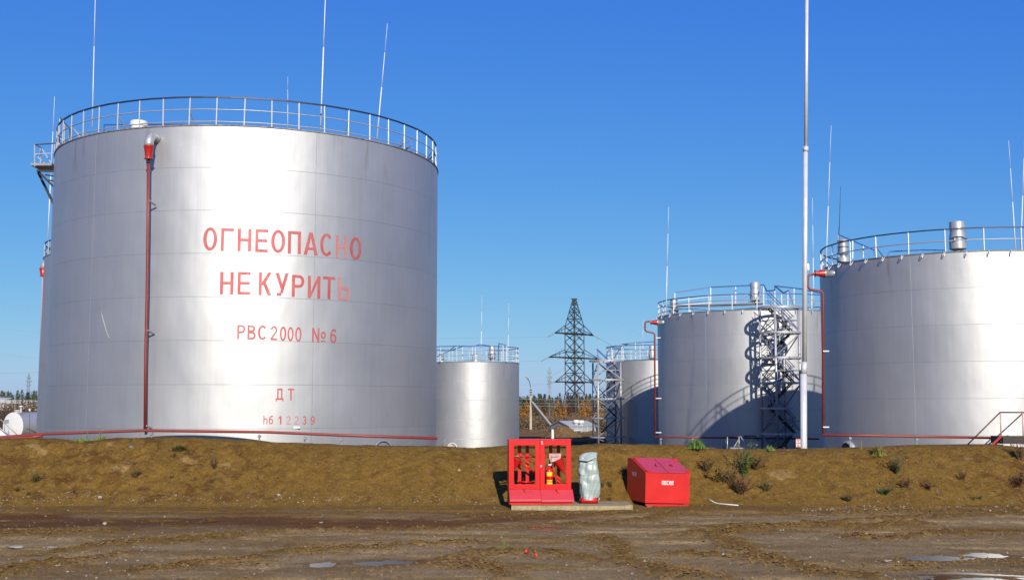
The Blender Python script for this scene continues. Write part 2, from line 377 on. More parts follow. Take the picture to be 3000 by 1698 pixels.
def gz(x, y):
    i = np.searchsorted(GY[:, 0], y); j = np.searchsorted(GX[0], x); return float(GZ[min(i, GZ.shape[0] - 1), min(j, GZ.shape[1] - 1)])

CREST = [(-400,1288),(0,1285),(100,1283),(215,1293),(330,1284),(500,1283),(600,1287),(740,1293),(920,1302),(1000,1304),(1100,1307),(1250,1308),(1370,1314),(1480,1307),(1690,1307),(1780,1302),(1930,1304),(2060,1308),(2130,1318),(2330,1318),(2450,1314),(2550,1312),(2700,1306),(2900,1305),(2960,1304),(3000,1310),(3400,1308)]
YC = 31.2
cx_ = np.array([at(p[0], p[1], YC).x for p in CREST]); cz_ = np.array([at(p[0], p[1], YC).z for p in CREST])
def bank_z(X, Y):
    cz = np.interp(X, cx_, cz_)
    foot = 28.35 + .5 * ss(-1.8, -.6, X) * ss(5.8, 4.6, X) + 0.9 * (fbm(X * 0.5, X * 0, 3, 15) - .5) * (1 - ss(-1.5, -.3, X) * ss(5.5, 4.3, X)) + .25 * (fbm(X * 3, X * 0, 3, 19) - .5)
    t = np.clip((Y - foot) / (YC - foot), 0, 1)
    up = np.where(t < 1, 1 - (1 - t)**1.35, 1) * 0.55 + 0.45 * ss(0, 1, t)
    Z = cz * up
    Z = np.where(Y > YC + 0.8, cz - (cz - YARD + .1) * ss(YC + 0.8, YC + 4.6, Y), Z)
    Z = np.where(Y < foot, -0.12 * ss(foot, foot - 0.35, Y), Z)
    mid = ss(0.02, 0.25, t) * np.where(Y > YC + .3, .25, 1 - .55 * ss(.75, 1, t))
    left = ss(-4, -9, X)
    gul = fbm(X * 1.1, Y * 0.35 + 3, 4, 101) - .5
    cl = fbm(X * 5, Y * 5, 4, 111, 0.62) - .5
    Z = Z + mid * (0.15 * gul + 0.10 * cl + .05 * (fbm(X * 14, Y * 14, 3, 117, .7) - .5)) + mid * left * (0.22 * (fbm(X * 1.6, Y * 2.2, 4, 121) - .5) + 0.10 * cl)
    right = ss(11, 14, X); Z = Z + mid * right * 0.25 * (fbm(X * 1.5 + Y, Y * 1.2, 4, 131) - .5)
    Z = Z + 0.045 * ss(YC - .6, YC, Y) * (fbm(X * 2.2, Y * 2, 3, 141) - .5)
    return Z, cl, t
_bx = np.arange(-24, 24, 0.04); _by = np.arange(27.9, 34, 0.04)
_BX, _BY = np.meshgrid(_bx, _by); _BZ = bank_z(_BX, _BY)[0]
def bz(x, y):
    u = min(max((x + 24) / .04, 0), len(_bx) - 1.001); v = min(max((y - 27.9) / .04, 0), len(_by) - 1.001)
    i, j = int(v), int(u); a, b = v - i, u - j
    return float((_BZ[i, j] * (1 - b) + _BZ[i, j + 1] * b) * (1 - a) + (_BZ[i + 1, j] * (1 - b) + _BZ[i + 1, j + 1] * b) * a)
def build_bank():
    xs = np.concatenate([np.arange(-60, -16.2, 0.6), np.arange(-16.2, 16.2, 0.05), np.arange(16.2, 60, 0.6)])
    ys = np.concatenate([np.arange(27.9, 32.3, 0.045), np.arange(32.3, 36.6, 0.3)])
    X, Y = np.meshgrid(xs, ys); Z, cl, t = bank_z(X, Y)
    pale = np.zeros(X.shape)
    for px, py, rx, ry in ((548,1347,26,12),(656,1361,20,8),(100,1305,30,10),(0,1305,20,8),(120,1318,20,14),(350,1375,35,18),(2840,1345,20,7),(2290,1390,45,18),(330,1300,20,10)):
        best = None
        for k in range(60):
            y = 28.5 + k * 0.045; p = at(px, py, y)
            if p.z <= bz(p.x, y): best = p; break
        if best is None: continue
        sc = best.y / FPX
        q = np.hypot((X - best.x) / (rx * sc), (Y - best.y) / (ry * sc * 1.3)) + .9 * (fbm(X * 5, Y * 6, 3, 7) - .5)
        pale = np.maximum(pale, ss(1.1, .5, q))
    loose = np.clip(1.0 - pale, 0, 1)
    wet = 0.8 * ss(0.54, 0.66, fbm(X * 2.4, Y * 3.0, 5, 151, .65)) * ss(-4, -9, X) + 0.8 * ss(.54, .66, fbm(X * 2.4, Y * 3, 5, 161, .65)) * ss(11, 13.5, X)
    wet = wet + .45 * ss(.62, .70, fbm(X * 4, Y * 4, 4, 171, .6))
    o = gridmesh('earth_bank', X, Y, Z, {'loose': loose, 'wet': np.clip(wet, 0, .7) * ss(0, .1, t)}, attr_mat('bank_soil', (0.36, 0.235, 0.085), (0.272, 0.163, 0.038), (0.42, 0.28, 0.11), (0.12, 0.050, 0.014)))
    tag(o, None, None, kind='structure')
build_bank()
def onbank(px, py):
    for k in range(140):
        y = 28.0 + k * 0.03; p = at(px, py, y)
        if p.z <= bz(p.x, y): return Vector((p.x, y, bz(p.x, y)))
    p = at(px, py, YC + .1); return Vector((p.x, p.y, bz(p.x, p.y)))

# ------------------------------------------------------------ tanks
def polar(T, th, z, off=0.0):  # th = 0 faces the camera direction -Y, positive to the right
    return Vector((T['x'] + (T['r'] + off) * sin(th), T['y'] - (T['r'] + off) * cos(th), z))
def shell(T, root, m, nseg=160):
    R, H = T['r'], T['top'] - T['z0']
    rows = int(H / 0.745) + 1
    vs = []; uv = []
    for j in range(rows + 1):
        z = T['top'] - H * j / rows
        for i in range(nseg + 1):
            th = -pi + 2 * pi * i / nseg
            vs.append(polar(T, th, z)); uv.append((th * R + 40, T['top'] - z))
    fs = [(j * (nseg + 1) + i, (j + 1) * (nseg + 1) + i, (j + 1) * (nseg + 1) + i + 1, j * (nseg + 1) + i + 1) for j in range(rows) for i in range(nseg)]
    me = bpy.data.meshes.new('shell'); me.from_pydata([tuple(v) for v in vs], [], fs)
    l = me.uv_layers.new(name='UVMap')
    for lp in me.loops: l.data[lp.index].uv = uv[lp.vertex_index]
    for p in me.polygons: p.use_smooth = True
    me.materials.append(m); o = bpy.data.objects.new('shell', me); COL.objects.link(o)
    o.parent = root; o.matrix_parent_inverse = Matrix.Translation(-root.location)
    mb = MB(); c = (T['x'], T['y'], T['top'])
    mb.lathe([(R + .03, -.03), (R + .03, .012), (R - .1, .012), (0.01, T.get('rise', 0.08) * R)], c, n=96, sm=False)
    mb.build('roof', M['rustrim'] if T.get('rimrust') else M['roof'], root)
    return o
def railing(T, root, n, heights, mtop, mpost, phase=0.0, gap=None, rad=0.026, topw=0.035, kick=True):
    z = T['top']; off = -.06
    mid = MB(); 
    segs = n * 2
    def ok(th): return not (gap and gap[0] < th < gap[1])
    def arc(h, r):
        pts = []; 
        run = []
        for i in range(segs + 1):
            th = -pi + phase + 2 * pi * i / segs
            t2 = (th + pi) % (2 * pi) - pi
            if ok(t2): run.append(polar(T, th, z + h + random.uniform(-.006, .006), off))
            else:
                if len(run) > 1: pts.append(run)
                run = []
        if len(run) > 1: pts.append(run)
        return pts
    for h in heights[:-1]:
        for run in arc(h, rad): mid.tube(run, rad * .8, 5)
    rl = mid.build('railing', mpost, root)
    tp = MB()
    for run in arc(heights[-1], topw): tp.tube(run, topw, 4)
    tp.build('top_rail', mtop, rl)
    for i in range(n):
        th = -pi + phase + 2 * pi * i / n
        t2 = (th + pi) % (2 * pi) - pi
        if not ok(t2): continue
        p = MB(); lean = random.uniform(-.008, .008)
        p.tube([polar(T, th, z - .02, off), polar(T, th + lean * .3, z + heights[-1], off)], rad * 1.02, 4)
        if i % 3 == 0:
            p.tube([polar(T, th, z + heights[-1] * .55, off), polar(T, th + .01, z + .03, off - .45)], rad * .8, 4)
        p.build('post', mpost, rl)
    return rl
def rod(root, x0, y0, x1, y1, Y, r=0.03, m=None, ext=0.0):
    a = at(x0, y0, Y); b = at(x1, y1, Y); b = a + (b - a) * (1 + ext); d = b - a; r *= .66
    mb = MB(); mb.tube([a, a + d * .45], r, 6); mb.tube([a + d * .45, a + d * .75], r * .65, 6); mb.tube([a + d * .75, b], r * .4, 5)
    return mb.build('lightning_rod', m or M['white'], root)
def vent(root, c, s=1.0, hood=True, sz=None, name='roof_vent', m=None):
    mb = MB()
    mb.lathe([(0.0, 0), (.30, 0), (.30, .05), (.20, .05), (.20, .22), (.34, .26), (.42, .30), (.44, .36), (.44, .78), (.40, .84), (.36, .98), (.30, 1.06), (.33, 1.08), (.36, 1.10), (.36, 1.45), (.34, 1.47), (.02, 1.48)] if not hood else
             [(0.0, 0), (.30, 0), (.30, .10), (.22, .12), (.24, .14), (.40, .18), (.44, .20), (.45, .62), (.42, .80), (.385, 1.00), (.385, 1.03), (.40, 1.04), (.405, 1.44), (.39, 1.46), (.05, 1.46)], (0, 0, 0), n=20)
    sz = sz or s
    mb.v = [(x * s + c[0], y * s + c[1], z * sz + c[2]) for x, y, z in mb.v]
    o = sharp(mb.build(name, m or M['silver'], root), 40)
    b2 = MB(); 
    for z in (.62,): b2.tube([Vector(c) + Vector((.45 * s * cos(a * pi / 8), .45 * s * sin(a * pi / 8), z * sz)) for a in range(16)], .015 * s + .004, 5, closed=True)
    for a in (-.7, 2.4, .8): b2.box(Vector(c) + Vector((.47 * s * sin(a), -.47 * s * cos(a), .6 * sz)), (.09 * s, .09 * s, .16 * s))
    b2.build('clamp_ring', M['grey_steel'], o)
    return o
def breather(root, c, s=1.0, k=1.0):
    mb = MB(); mb.lathe([(0, 0), (.5, 0), (.5, .28), (.46, .30), (.22, .30), (.20, .42), (.38, .50), (.46, .58), (.46, .62), (.34, .64), (.34, .95), (.45, .96), (.45, .99), (.34, 1.0), (.34, 1.3), (.44, 1.31), (.44, 1.34), (.30, 1.42), (.02, 1.5)], (0, 0, 0), n=20)
    mb.v = [(x * s + c[0], y * s + c[1], z * s * k + c[2]) for x, y, z in mb.v]
    return sharp(mb.build('roof_vent', M['silver'], root), 40)
def hooks(T, root, th0, th1, n):
    base = None
    for i in range(n):
        th = th0 + (th1 - th0) * i / (n - 1)
        mb = MB(); pts = []
        for k in range(9):
            a = pi * k / 8
            pts.append(polar(T, th + (.03 - .03 * k / 8) / T['r'], T['top'] - .02 - .17 * sin(a), .02 + .16 * sin(a * .8)))
        mb.tube(pts, .016, 5); mb.build('rim_hook', M['white'], root)
def hconnect(T, root, px, py, pipe, tank_side=1):
    """red foam chamber sticking out sideways with its riser pipe; pipe = pixel path"""
    Y = pipe['Y']; a = at(px[0], py, Y); b = at(px[1], py, Y); d = (b - a)
    mb = MB(); L = d.length
    mb.lathe([(.0, 0), (.06, 0), (.06, L * .08), (.16, L * .09), (.16, L * .13), (.10, L * .14), (.17, L * .80), (.17, L * .82)], a, d, 20)
    o = sharp(mb.build('foam_chamber', M['redfoam'], root), 40)
    m2 = MB(); m2.lathe([(.185, L * .82), (.185, L * 1.0), (.15, L * 1.0), (.15, L * 1.55)], a, d, 20); m2.build('flange', M['steel'], o)
    pts = [at(x, y, Y) for x, y in pipe['path']]
    rd = rounded(pts, .16); m3 = MB(); m3.tube(rd, pipe['r'], 8); m3.build('foam_riser_pipe', M['redpipe'], root)
    return o
def rounded(pts, r, k=5):
    out = [pts[0]]
    for i in range(1, len(pts) - 1):
        a, b, c = pts[i - 1], pts[i], pts[i + 1]
        r1 = min(r, (b - a).length * .45, (c - b).length * .45)
        p = b + (a - b).normalized() * r1; q = b + (c - b).normalized() * r1
        for j in range(k + 1):
            t = j / k; out.append(p * (1 - t)**2 + b * 2 * t * (1 - t) + q * t * t)
    return out + [pts[-1]]
def brackets(T, root, lst, L=.35):
    for px, py, Y, ln in lst:
        a = at(px, py, Y); mb = MB(); mb.box(a + Vector((ln / 2, 0, 0)), (ln, .06, .05)); mb.build('pipe_bracket', M['white'], root)
def elbow_nozzle(T, root, px, py, s, th=None, py_low=470, pipe=None, Yo=None):
    pass
def poly(root, name, pxs, Y, m, r=.03, n=4, posts=None, rs=None, pm=None):
    """hand rail polyline with uprights; pxs = [(px,py,Y?)]"""
    pts = [at(p[0], p[1], p[2] if len(p) > 2 else Y) for p in pxs]
    mb = MB()
    for a, b in zip(pts[:-1], pts[1:]): mb.tube([a, b], r, n)
    o = mb.build(name, m, root)
    if posts:
        for (x, y0, y1, Yp) in posts:
            q = MB(); q.tube([at(x, y0, Yp), at(x, y1, Yp)], r * .9, n); q.build('post', pm or M['silver'], o)
    return o

GRP = 'silver storage tanks'
TB = dict(x=-10.66, y=46.78, r=7.59, top=9.67 + EYE, z0=YARD, rise=.06, rimrust=True)
TR = dict(x=20.43, y=52.42, r=6.165, top=6.27 + EYE, z0=YARD, rise=.09)
TM = dict(x=15.69, y=75.14, r=6.165, top=5.77 + EYE, z0=YARD, rise=.10)
TS = dict(x=-3.22, y=93.37, r=3.79, top=3.45 + EYE, z0=YARD, rise=.05)
TL = dict(x=-21.9, y=83.0, r=7.59, top=10.9 + EYE, z0=YARD, rise=.06)
# fourth tank, behind the middle one
TF = dict(x=11.35, y=93.0, r=3.79, top=3.57 + EYE, z0=YARD, rise=.06)

# --- text on the big tank
_S, _T = .24, .125
def _bowl(cy, ry, x=.58, rx=.42): return [('r', _S, cy + ry - _T, x, cy + ry), ('r', _S, cy - ry, x, cy - ry + _T), ('a', x, cy, rx, ry, -90, 90)]
GL = {'О': [('a', .5, .5, .5, .5, 0, 360)], 'Г': [('r', 0, 0, _S, 1), ('r', _S, 1 - _T, 1, 1)], 'Н': [('r', 0, 0, _S, 1), ('r', 1 - _S, 0, 1, 1), ('r', _S, .44, 1 - _S, .44 + _T)],
 'Е': [('r', 0, 0, _S, 1), ('r', _S, 1 - _T, 1, 1), ('r', _S, .44, .95, .44 + _T), ('r', _S, 0, 1, _T)], 'П': [('r', 0, 0, _S, 1), ('r', 1 - _S, 0, 1, 1), ('r', _S, 1 - _T, 1 - _S, 1)],
 'А': [('q', (0, 0), (.24, 0), (.5, .78), (.5, 1), (.38, 1)), ('q', (1, 0), (.62, 1), (.5, 1), (.5, .78), (.76, 0)), ('r', .28, .22, .72, .33)], 'С': [('a', .52, .5, .52, .5, 42, 318)],
 'К': [('r', 0, 0, _S, 1), ('q', (_S, .44), (.42, .44), (1, 1), (.74, 1), (_S, .56)), ('q', (.32, .52), (.72, 0), (1, 0), (.52, .60))],
 'У': [('q', (0, 1), (.26, 1), (.60, .40), (.48, .18)), ('q', (1, 1), (.76, 1), (.36, .12), (.58, .12)), ('r', .12, 0, .48, .12)], 'Р': [('r', 0, 0, _S, 1)] + _bowl(.71, .29),
 'И': [('r', 0, 0, _S, 1), ('r', 1 - _S, 0, 1, 1), ('q', (_S, .02), (1 - _S, .72), (1 - _S, .98), (_S, .28))], 'Т': [('r', 0, 1 - _T, 1, 1), ('r', .5 - _S / 2, 0, .5 + _S / 2, 1 - _T)],
 'Ь': [('r', 0, 0, _S, 1)] + _bowl(.29, .29), 'В': [('r', 0, 0, _S, 1)] + _bowl(.765, .235, .52, .40) + _bowl(.28, .28, .56, .44),
 '2': [('a', .5, .70, .5, .30, -18, 170), ('q', (0, _T), (.30, _T), (.98, .60), (.76, .62)), ('r', 0, 0, 1, _T)], '0': [('a', .5, .5, .5, .5, 0, 360)],
 '6': [('a', .5, .32, .5, .32, 0, 360), ('a', .58, .5, .58, .5, 50, 196)], '9': [('a', .5, .68, .5, .32, 0, 360), ('a', .42, .5, .58, .5, 230, 376)],
 '3': [('a', .46, .745, .48, .255, -90, 155), ('a', .47, .28, .53, .28, -155, 90)], '1': [('r', .52, 0, 1, 1), ('q', (0, .64), (.52, .80), (.52, 1), (0, .80))],
 'h': [('r', 0, 0, _S, 1), ('a', .5, .42, .5, .28, 0, 180), ('r', 1 - _S, 0, 1, .42)], 'б': [('a', .5, .33, .5, .33, 0, 360), ('a', .62, .5, .62, .48, 100, 196), ('r', .5, .88, .98, 1)],
 'Д': [('r', 0, .12, 1, .12 + _T), ('r', 0, 0, .15, .12), ('r', .85, 0, 1, .12), ('r', .17, .12 + _T, .35, 1), ('r', .67, .12 + _T, .85, 1), ('r', .35, 1 - _T, .67, 1)],
 '№': [('r', 0, 0, .12, 1), ('r', .40, 0, .52, 1), ('q', (.12, .98), (.12, .68), (.40, .02), (.40, .32)), ('b', .81, .50, .18, .26, 0, 360), ('r', .63, .05, .99, .13)],
 '5': [('r', .12, 1 - _T, 1, 1), ('r', .12, .5, .12 + _S, 1 - _T), ('a', .48, .32, .52, .32, -150, 115)]}
def glyph(ch, bold=0):
    v = []; f = []; lay = 0
    for g in GL[ch]:
        o = len(v); lay += 1; z = lay * .0005
        if g[0] == 'r': v += [(g[1], g[2], z), (g[3], g[2], z), (g[3], g[4], z), (g[1], g[4], z)]; f.append((o, o + 1, o + 2, o + 3))
        elif g[0] == 'q': v += [(x, y, z) for x, y in g[1:]]; f.append(tuple(range(o, o + len(g) - 1)))
        else:
            _, cx, cy, rx, ry, a0, a1 = g; n = max(6, int((a1 - a0) / 12)); sx, sy = (_S, _T) if g[0] == 'a' else (.10, .10)
            for k in range(n + 1):
                a = radians(a0 + (a1 - a0) * k / n); v += [(cx + rx * cos(a), cy + ry * sin(a), z), (cx + (rx - sx) * cos(a), cy + (ry - sy) * sin(a), z)]
            f += [(o + 2 * k, o + 2 * k + 2, o + 2 * k + 3, o + 2 * k + 1) for k in range(n)]
    return v, f
def text_on_tank(T, root, items, bold, name='painted_lettering', off=.008):
    for ch, x0, x1, y0, y1 in items:
        mb = MB(); X0, X1 = 550 + x0 / 2.0807, 550 + x1 / 2.0807; Y0, Y1 = 600 + y0 / 2.08, 600 + y1 / 2.08
        v, f = glyph(ch, bold)
        xc = (X0 + X1) / 2; yc = (Y0 + Y1) / 2
        a = oncyl(X0, yc, T); b = oncyl(X1, yc, T); tA = atan2(a.x - T['x'], T['y'] - a.y); tB = atan2(b.x - T['x'], T['y'] - b.y)
        zt = oncyl(xc, Y0, T).z; zb = oncyl(xc, Y1, T).z
        mb.add([polar(T, tA + (tB - tA) * u, zb + (zt - zb) * w, off + dd) for u, w, dd in v], f)
        mb.build('painted_' + ('number'  if ch in '0123456789' else 'letter'), M['letter_sheen'] if (ch == 'Ь' or (ch == 'Н' and x0 > 900) or (ch == '2' and x0 > 600)) else M['letter'], root)

def big_tank():
    T = TB
    p = oncyl(924, 650, T); th = atan2(p.x - T['x'], T['y'] - p.y)
    for n_ in M['big'].node_tree.nodes:
        if n_.type == 'MAPPING' and n_.inputs['Scale'].default_value[0] == 1.0: n_.inputs['Location'].default_value[0] = -((th * T['r'] + 40) % 8.3) + 8.3
    root = thing('storage_tank', 'largest silver tank with red lettering saying flammable, no smoking, number 6', 'storage tank', (T['x'], T['y'], YARD), GRP)
    shell(T, root, M['big'], 200)
    railing(T, root, 50, (.14, .57, 1.0), M['rail_dark'], M['silver'], phase=.055, rad=.026)
    text_on_tank(T, root, [('О',95,180,137,278),('Г',203,281,143,281),('Н',304,388,145,283),('Е',412,489,149,288),('О',508,594,152,292),('П',610,690,161,298),('А',707,793,168,305),('С',807,882,174,312),('Н',903,970,187,325),('О',988,1058,197,334)], .018)
    text_on_tank(T, root, [('Н',197,279,408,545),('Е',304,382,408,546),('К',433,510,411,550),('У',534,613,416,553),('Р',635,710,427,560),('И',732,808,433,569),('Т',824,898,437,573),('Ь',916,990,442,578)], .018)
    text_on_tank(T, root, [('Р',302,350,731,817),('В',364,415,733,819),('С',428,482,733,821),('2',505,545,737,823),('0',562,600,740,827),('0',608,645,743,829),('0',655,693,744,832),('№',758,842,749,835),('6',868,906,755,840)], .02)
    text_on_tank(T, root, [('Д',537,584,1117,1195),('Т',610,648,1118,1189)], .02)
    text_on_tank(T, root, [('h',461,486,1283,1333),('б',494,521,1283,1334),('1',553,571,1285,1335),('2',601,626,1284,1335),('2',650,675,1285,1336),('3',700,723,1286,1336),('9',750,774,1286,1337)], .015)
    # small nameplate
    pl = MB(); a = oncyl(866, 1251, T, .02); mb = pl; mb.box(a, (.30, .02, .07), 0); pl.build('nameplate', M['white'], root)
    # rods
    for x0, y0, x1, y1, Y, r, e in ((270, 372, 279, 0, 44, .030, .4), (939, 380, 953, 0, 40.8, .040, .4), (1104, 410, 1135, 70, 43.2, .034, 0), (843, 375, 843, 225, 53.5, .022, 0)):
        rod(root, x0, y0, x1, y1, Y, r, ext=e)
    # foam line: elbow, red chamber, riser
    e0 = oncyl(437, 400, T, .50); th = atan2(e0.x - T['x'], T['y'] - e0.y); e0.z = oncyl(437, 408, T, .5).z
    el = MB(); pts = [polar(T, th, e0.z, -.05), polar(T, th, e0.z + .02, .12)]
    for k in range(9):
        t = k / 8 * pi / 2; base = polar(T, th, e0.z, .15 + .34 * sin(t)); base.z = e0.z + .05 + .30 * cos(t) - .30; pts.append(base)
    pts.append(pts[-1] + Vector((0, 0, -.10)))
    pts = [p + Vector((0, 0, .10)) for p in pts]
    el.tube(pts, .155, 16); el.build('foam_elbow', M['silver'], root)
    q = pts[-1]
    fc = MB(); fc.lathe([(.175, .02), (.175, -.02), (.165, -.04), (.115, -.38), (.115, -.40), (.15, -.41), (.15, -.44), (.0, -.44)], q, n=20); fo = sharp(fc.build('foam_chamber', M['redfoam'], root), 40)
    jb = MB(); jb.lathe([(.03, -.44), (.03, -.52), (.06, -.53), (.06, -.57), (.035, -.58), (.035, -.66)], q, n=12); jb.build('pipe_union', M['darksteel'], fo)
    lowp = oncyl(425, 1257, T, .30); top_ = q + Vector((0, 0, -.6)); rp = MB()
    mid = top_.lerp(lowp, .5) + Vector((.01, 0, 0))
    rp.tube([top_, top_.lerp(lowp, .25) + Vector((.012, 0, 0)), mid, top_.lerp(lowp, .75) - Vector((.012, 0, 0)), lowp], .052, 10); rp.build('foam_riser_pipe', M['redpipe'], root)
    for f in (.14, .63, .985):
        p = top_.lerp(lowp, f); bb = MB(); n_ = Vector((p.x - T['x'], p.y - T['y'], 0)).normalized()
        bb.bar(p - Vector((.07, 0, -.02)), p + Vector((.07, 0, -.02)), .05); bb.bar(p + Vector((.05, 0, -.02)), p - n_ * .32 + Vector((.10, 0, -.12)), .045); bb.build('pipe_bracket', M['grey_steel'], root)
    # hatch drum on the roof edge, low roof rails
    hp = at(407, 376, 42.5); hb = MB(); hb.lathe([(0, 0), (.30, 0), (.30, .10), (.33, .12), (.33, .26), (.30, .31), (.02, .32)], hp - Vector((0, 0, .05)), n=20); sharp(hb.build('roof_hatch', M['white'], root))
    poly(root, 'walkway_railing', [(305, 385, 43.5), (305, 366, 43.5), (480, 365, 43), (640, 366, 42)], 43, M['rail_blue'], .028)
    poly(root, 'walkway_railing', [(230, 402, 44.5), (230, 387, 44.5), (262, 395, 44)], 43, M['silver'], .022)
    poly(root, 'walkway_railing', [(1165, 434, 43.5), (1205, 406, 43.5), (1206, 440, 43.5)], 43, M['rail_blue'], .028)
    poly(root, 'walkway_railing', [(1190, 437, 44), (1206, 428, 44)], 43, M['rail_blue'], .024)
    # side landing with brackets, left of the shell
    Yp = 45.6
    L_ = MB(); a = at(104, 484, Yp); b = at(165, 484, Yp); w = b.x - a.x
    L_.box(((a.x + b.x) / 2, Yp, a.z - .06), (w, .95, .10)); land = L_.build('side_landing', M['grey_steel'], root)
    br = MB(); br.tube([at(110, 500, Yp - .3), at(158, 548, Yp - .3)], .05, 4); br.tube([at(112, 505, Yp + .3), at(158, 600, Yp + .3)], .06, 4); br.tube([at(108, 500, Yp - .4), at(165, 502, Yp - .4)], .05, 4)
    br.tube([at(132, 512, Yp), at(160, 516, Yp)], .04, 4); br.tube([at(138, 528, Yp), at(160, 530, Yp)], .04, 4); br.build('landing_bracket', M['darksteel'], land)
    g = poly(root, 'landing_railing', [(102, 424, Yp - .45), (163, 420, Yp - .45)], Yp, M['rail_dark'], .03, posts=[(102, 422, 488, Yp - .45), (119, 433, 484, Yp + .4), (160, 422, 484, Yp - .45)])
    h2 = MB(); h2.tube([at(103, 451, Yp - .45), at(160, 449, Yp - .45)], .022, 4); h2.tube([at(104, 424, Yp - .45), at(122, 434, Yp + .4)], .025, 4); h2.tube([at(122, 434, Yp + .4), at(152, 480, Yp + .4)], .025, 4); h2.tube([at(104, 453, Yp), at(135, 482, Yp)], .025, 4); h2.build('landing_midrail', M['silver'], g)
    # gate stubs at the top of the landing stair
    gg = poly(root, 'stair_gate', [(176, 345, 45), (205, 378, 45), (205, 408, 45)], 45, M['rail_dark'], .028); 
    q_ = MB(); 
    for x in (176, 190, 205): q_.tube([at(x, 345 + (x - 176), 45), at(x - 2, 425 - (x - 176) * .3, 45)], .028, 4)
    q_.tube([at(171, 400, 45), at(195, 420, 45)], .025, 4); q_.build('gate_post', M['silver'], gg)
    # manhole at the foot, dent crease
    mh = MB(); c = oncyl(1122, 1334, T, .05); nrm = Vector((c.x - T['x'], c.y - T['y'], 0)).normalized()
    mh.lathe([(.56, 0), (.56, .03), (.52, .03), (.52, .0)], c, nrm, 32); m_o = mh.build('manhole', M['silver'], root)
    k = MB(); k.lathe([(0, .03), (.17, .03), (.17, .0)], c + Vector((0, 0, .12)), nrm, 20); k.build('manhole_nozzle', M['black'], m_o)
    cr = MB(); pp = [oncyl(291 + 8 * i / 1.0, y, T, .004) for i, y in enumerate((898, 925, 955, 980, 996))]; cr.tube(pp, .013, 6, r2=.008); cr.build('weld_scar', M['big'], root)
    return root
big_tank()

def right_tank():
    T = TR
    root = thing('storage_tank', 'silver tank at the right edge behind the rail stairs, with white loops along its rim', 'storage tank', (T['x'], T['y'], YARD), GRP)
    shell(T, root, M['tank'], 160)
    railing(T, root, 26, (.47, .95), M['rail_dark'], M['silver'], phase=.03, rad=.030)
    hooks(T, root, -1.55, .9, 19)
    vent(root, at(2807, 742, 47.5), .76, sz=.90, m=M['silver'])
    breather(root, at(2471, 768, 51.5), .58, 1.25)
    for x0, y0, x1, y1, Y, r in ((2419, 800, 2435, 368, 52.5, .035), (2455, 760, 2463, 545, 53, .030), (2976, 740, 2955, 412, 51, .035), (2990, 740, 3003, 372, 49, .035)):
        rod(root, x0, y0, x1, y1, Y, r, m=M['rail_dark'] if x0 == 2455 else None)
    poly(root, 'walkway_railing', [(2456, 687, 54), (2562, 733, 53), (2562, 748, 53)], 53, M['rail_blue'], .035, posts=[(2456, 687, 762, 54), (2529, 720, 755, 53.5), (2498, 704, 757, 53.5)])
    poly(root, 'walkway_railing', [(2459, 712, 54), (2548, 750, 53)], 53, M['silver'], .025)
    poly(root, 'walkway_railing', [(2600, 750, 48.5), (2606, 737, 48.5), (2700, 732, 48), (2770, 733, 47.5)], 48, M['rail_blue'], .03)
    hconnect(T, root, (2384, 2422), 801, dict(Y=50.2, r=.05, path=[(2386, 803), (2367, 805), (2367, 846), (2411, 853), (2411, 1272)]))
    brackets(T, root, [(2411, 1028, 50.1, .26), (2411, 1250, 50.1, .26)])
    c = oncyl(2485, 1322, T, .06); nrm = Vector((c.x - T['x'], c.y - T['y'], 0)).normalized()
    mh = MB(); mh.lathe([(.45, -.1), (.45, .12), (.38, .12)], c, nrm, 28); mo = mh.build('manhole', M['silver'], root)
    k = MB(); k.lathe([(.38, .10), (.0, .10)], c, nrm, 28); k.build('manhole_opening', M['black'], mo)
right_tank()

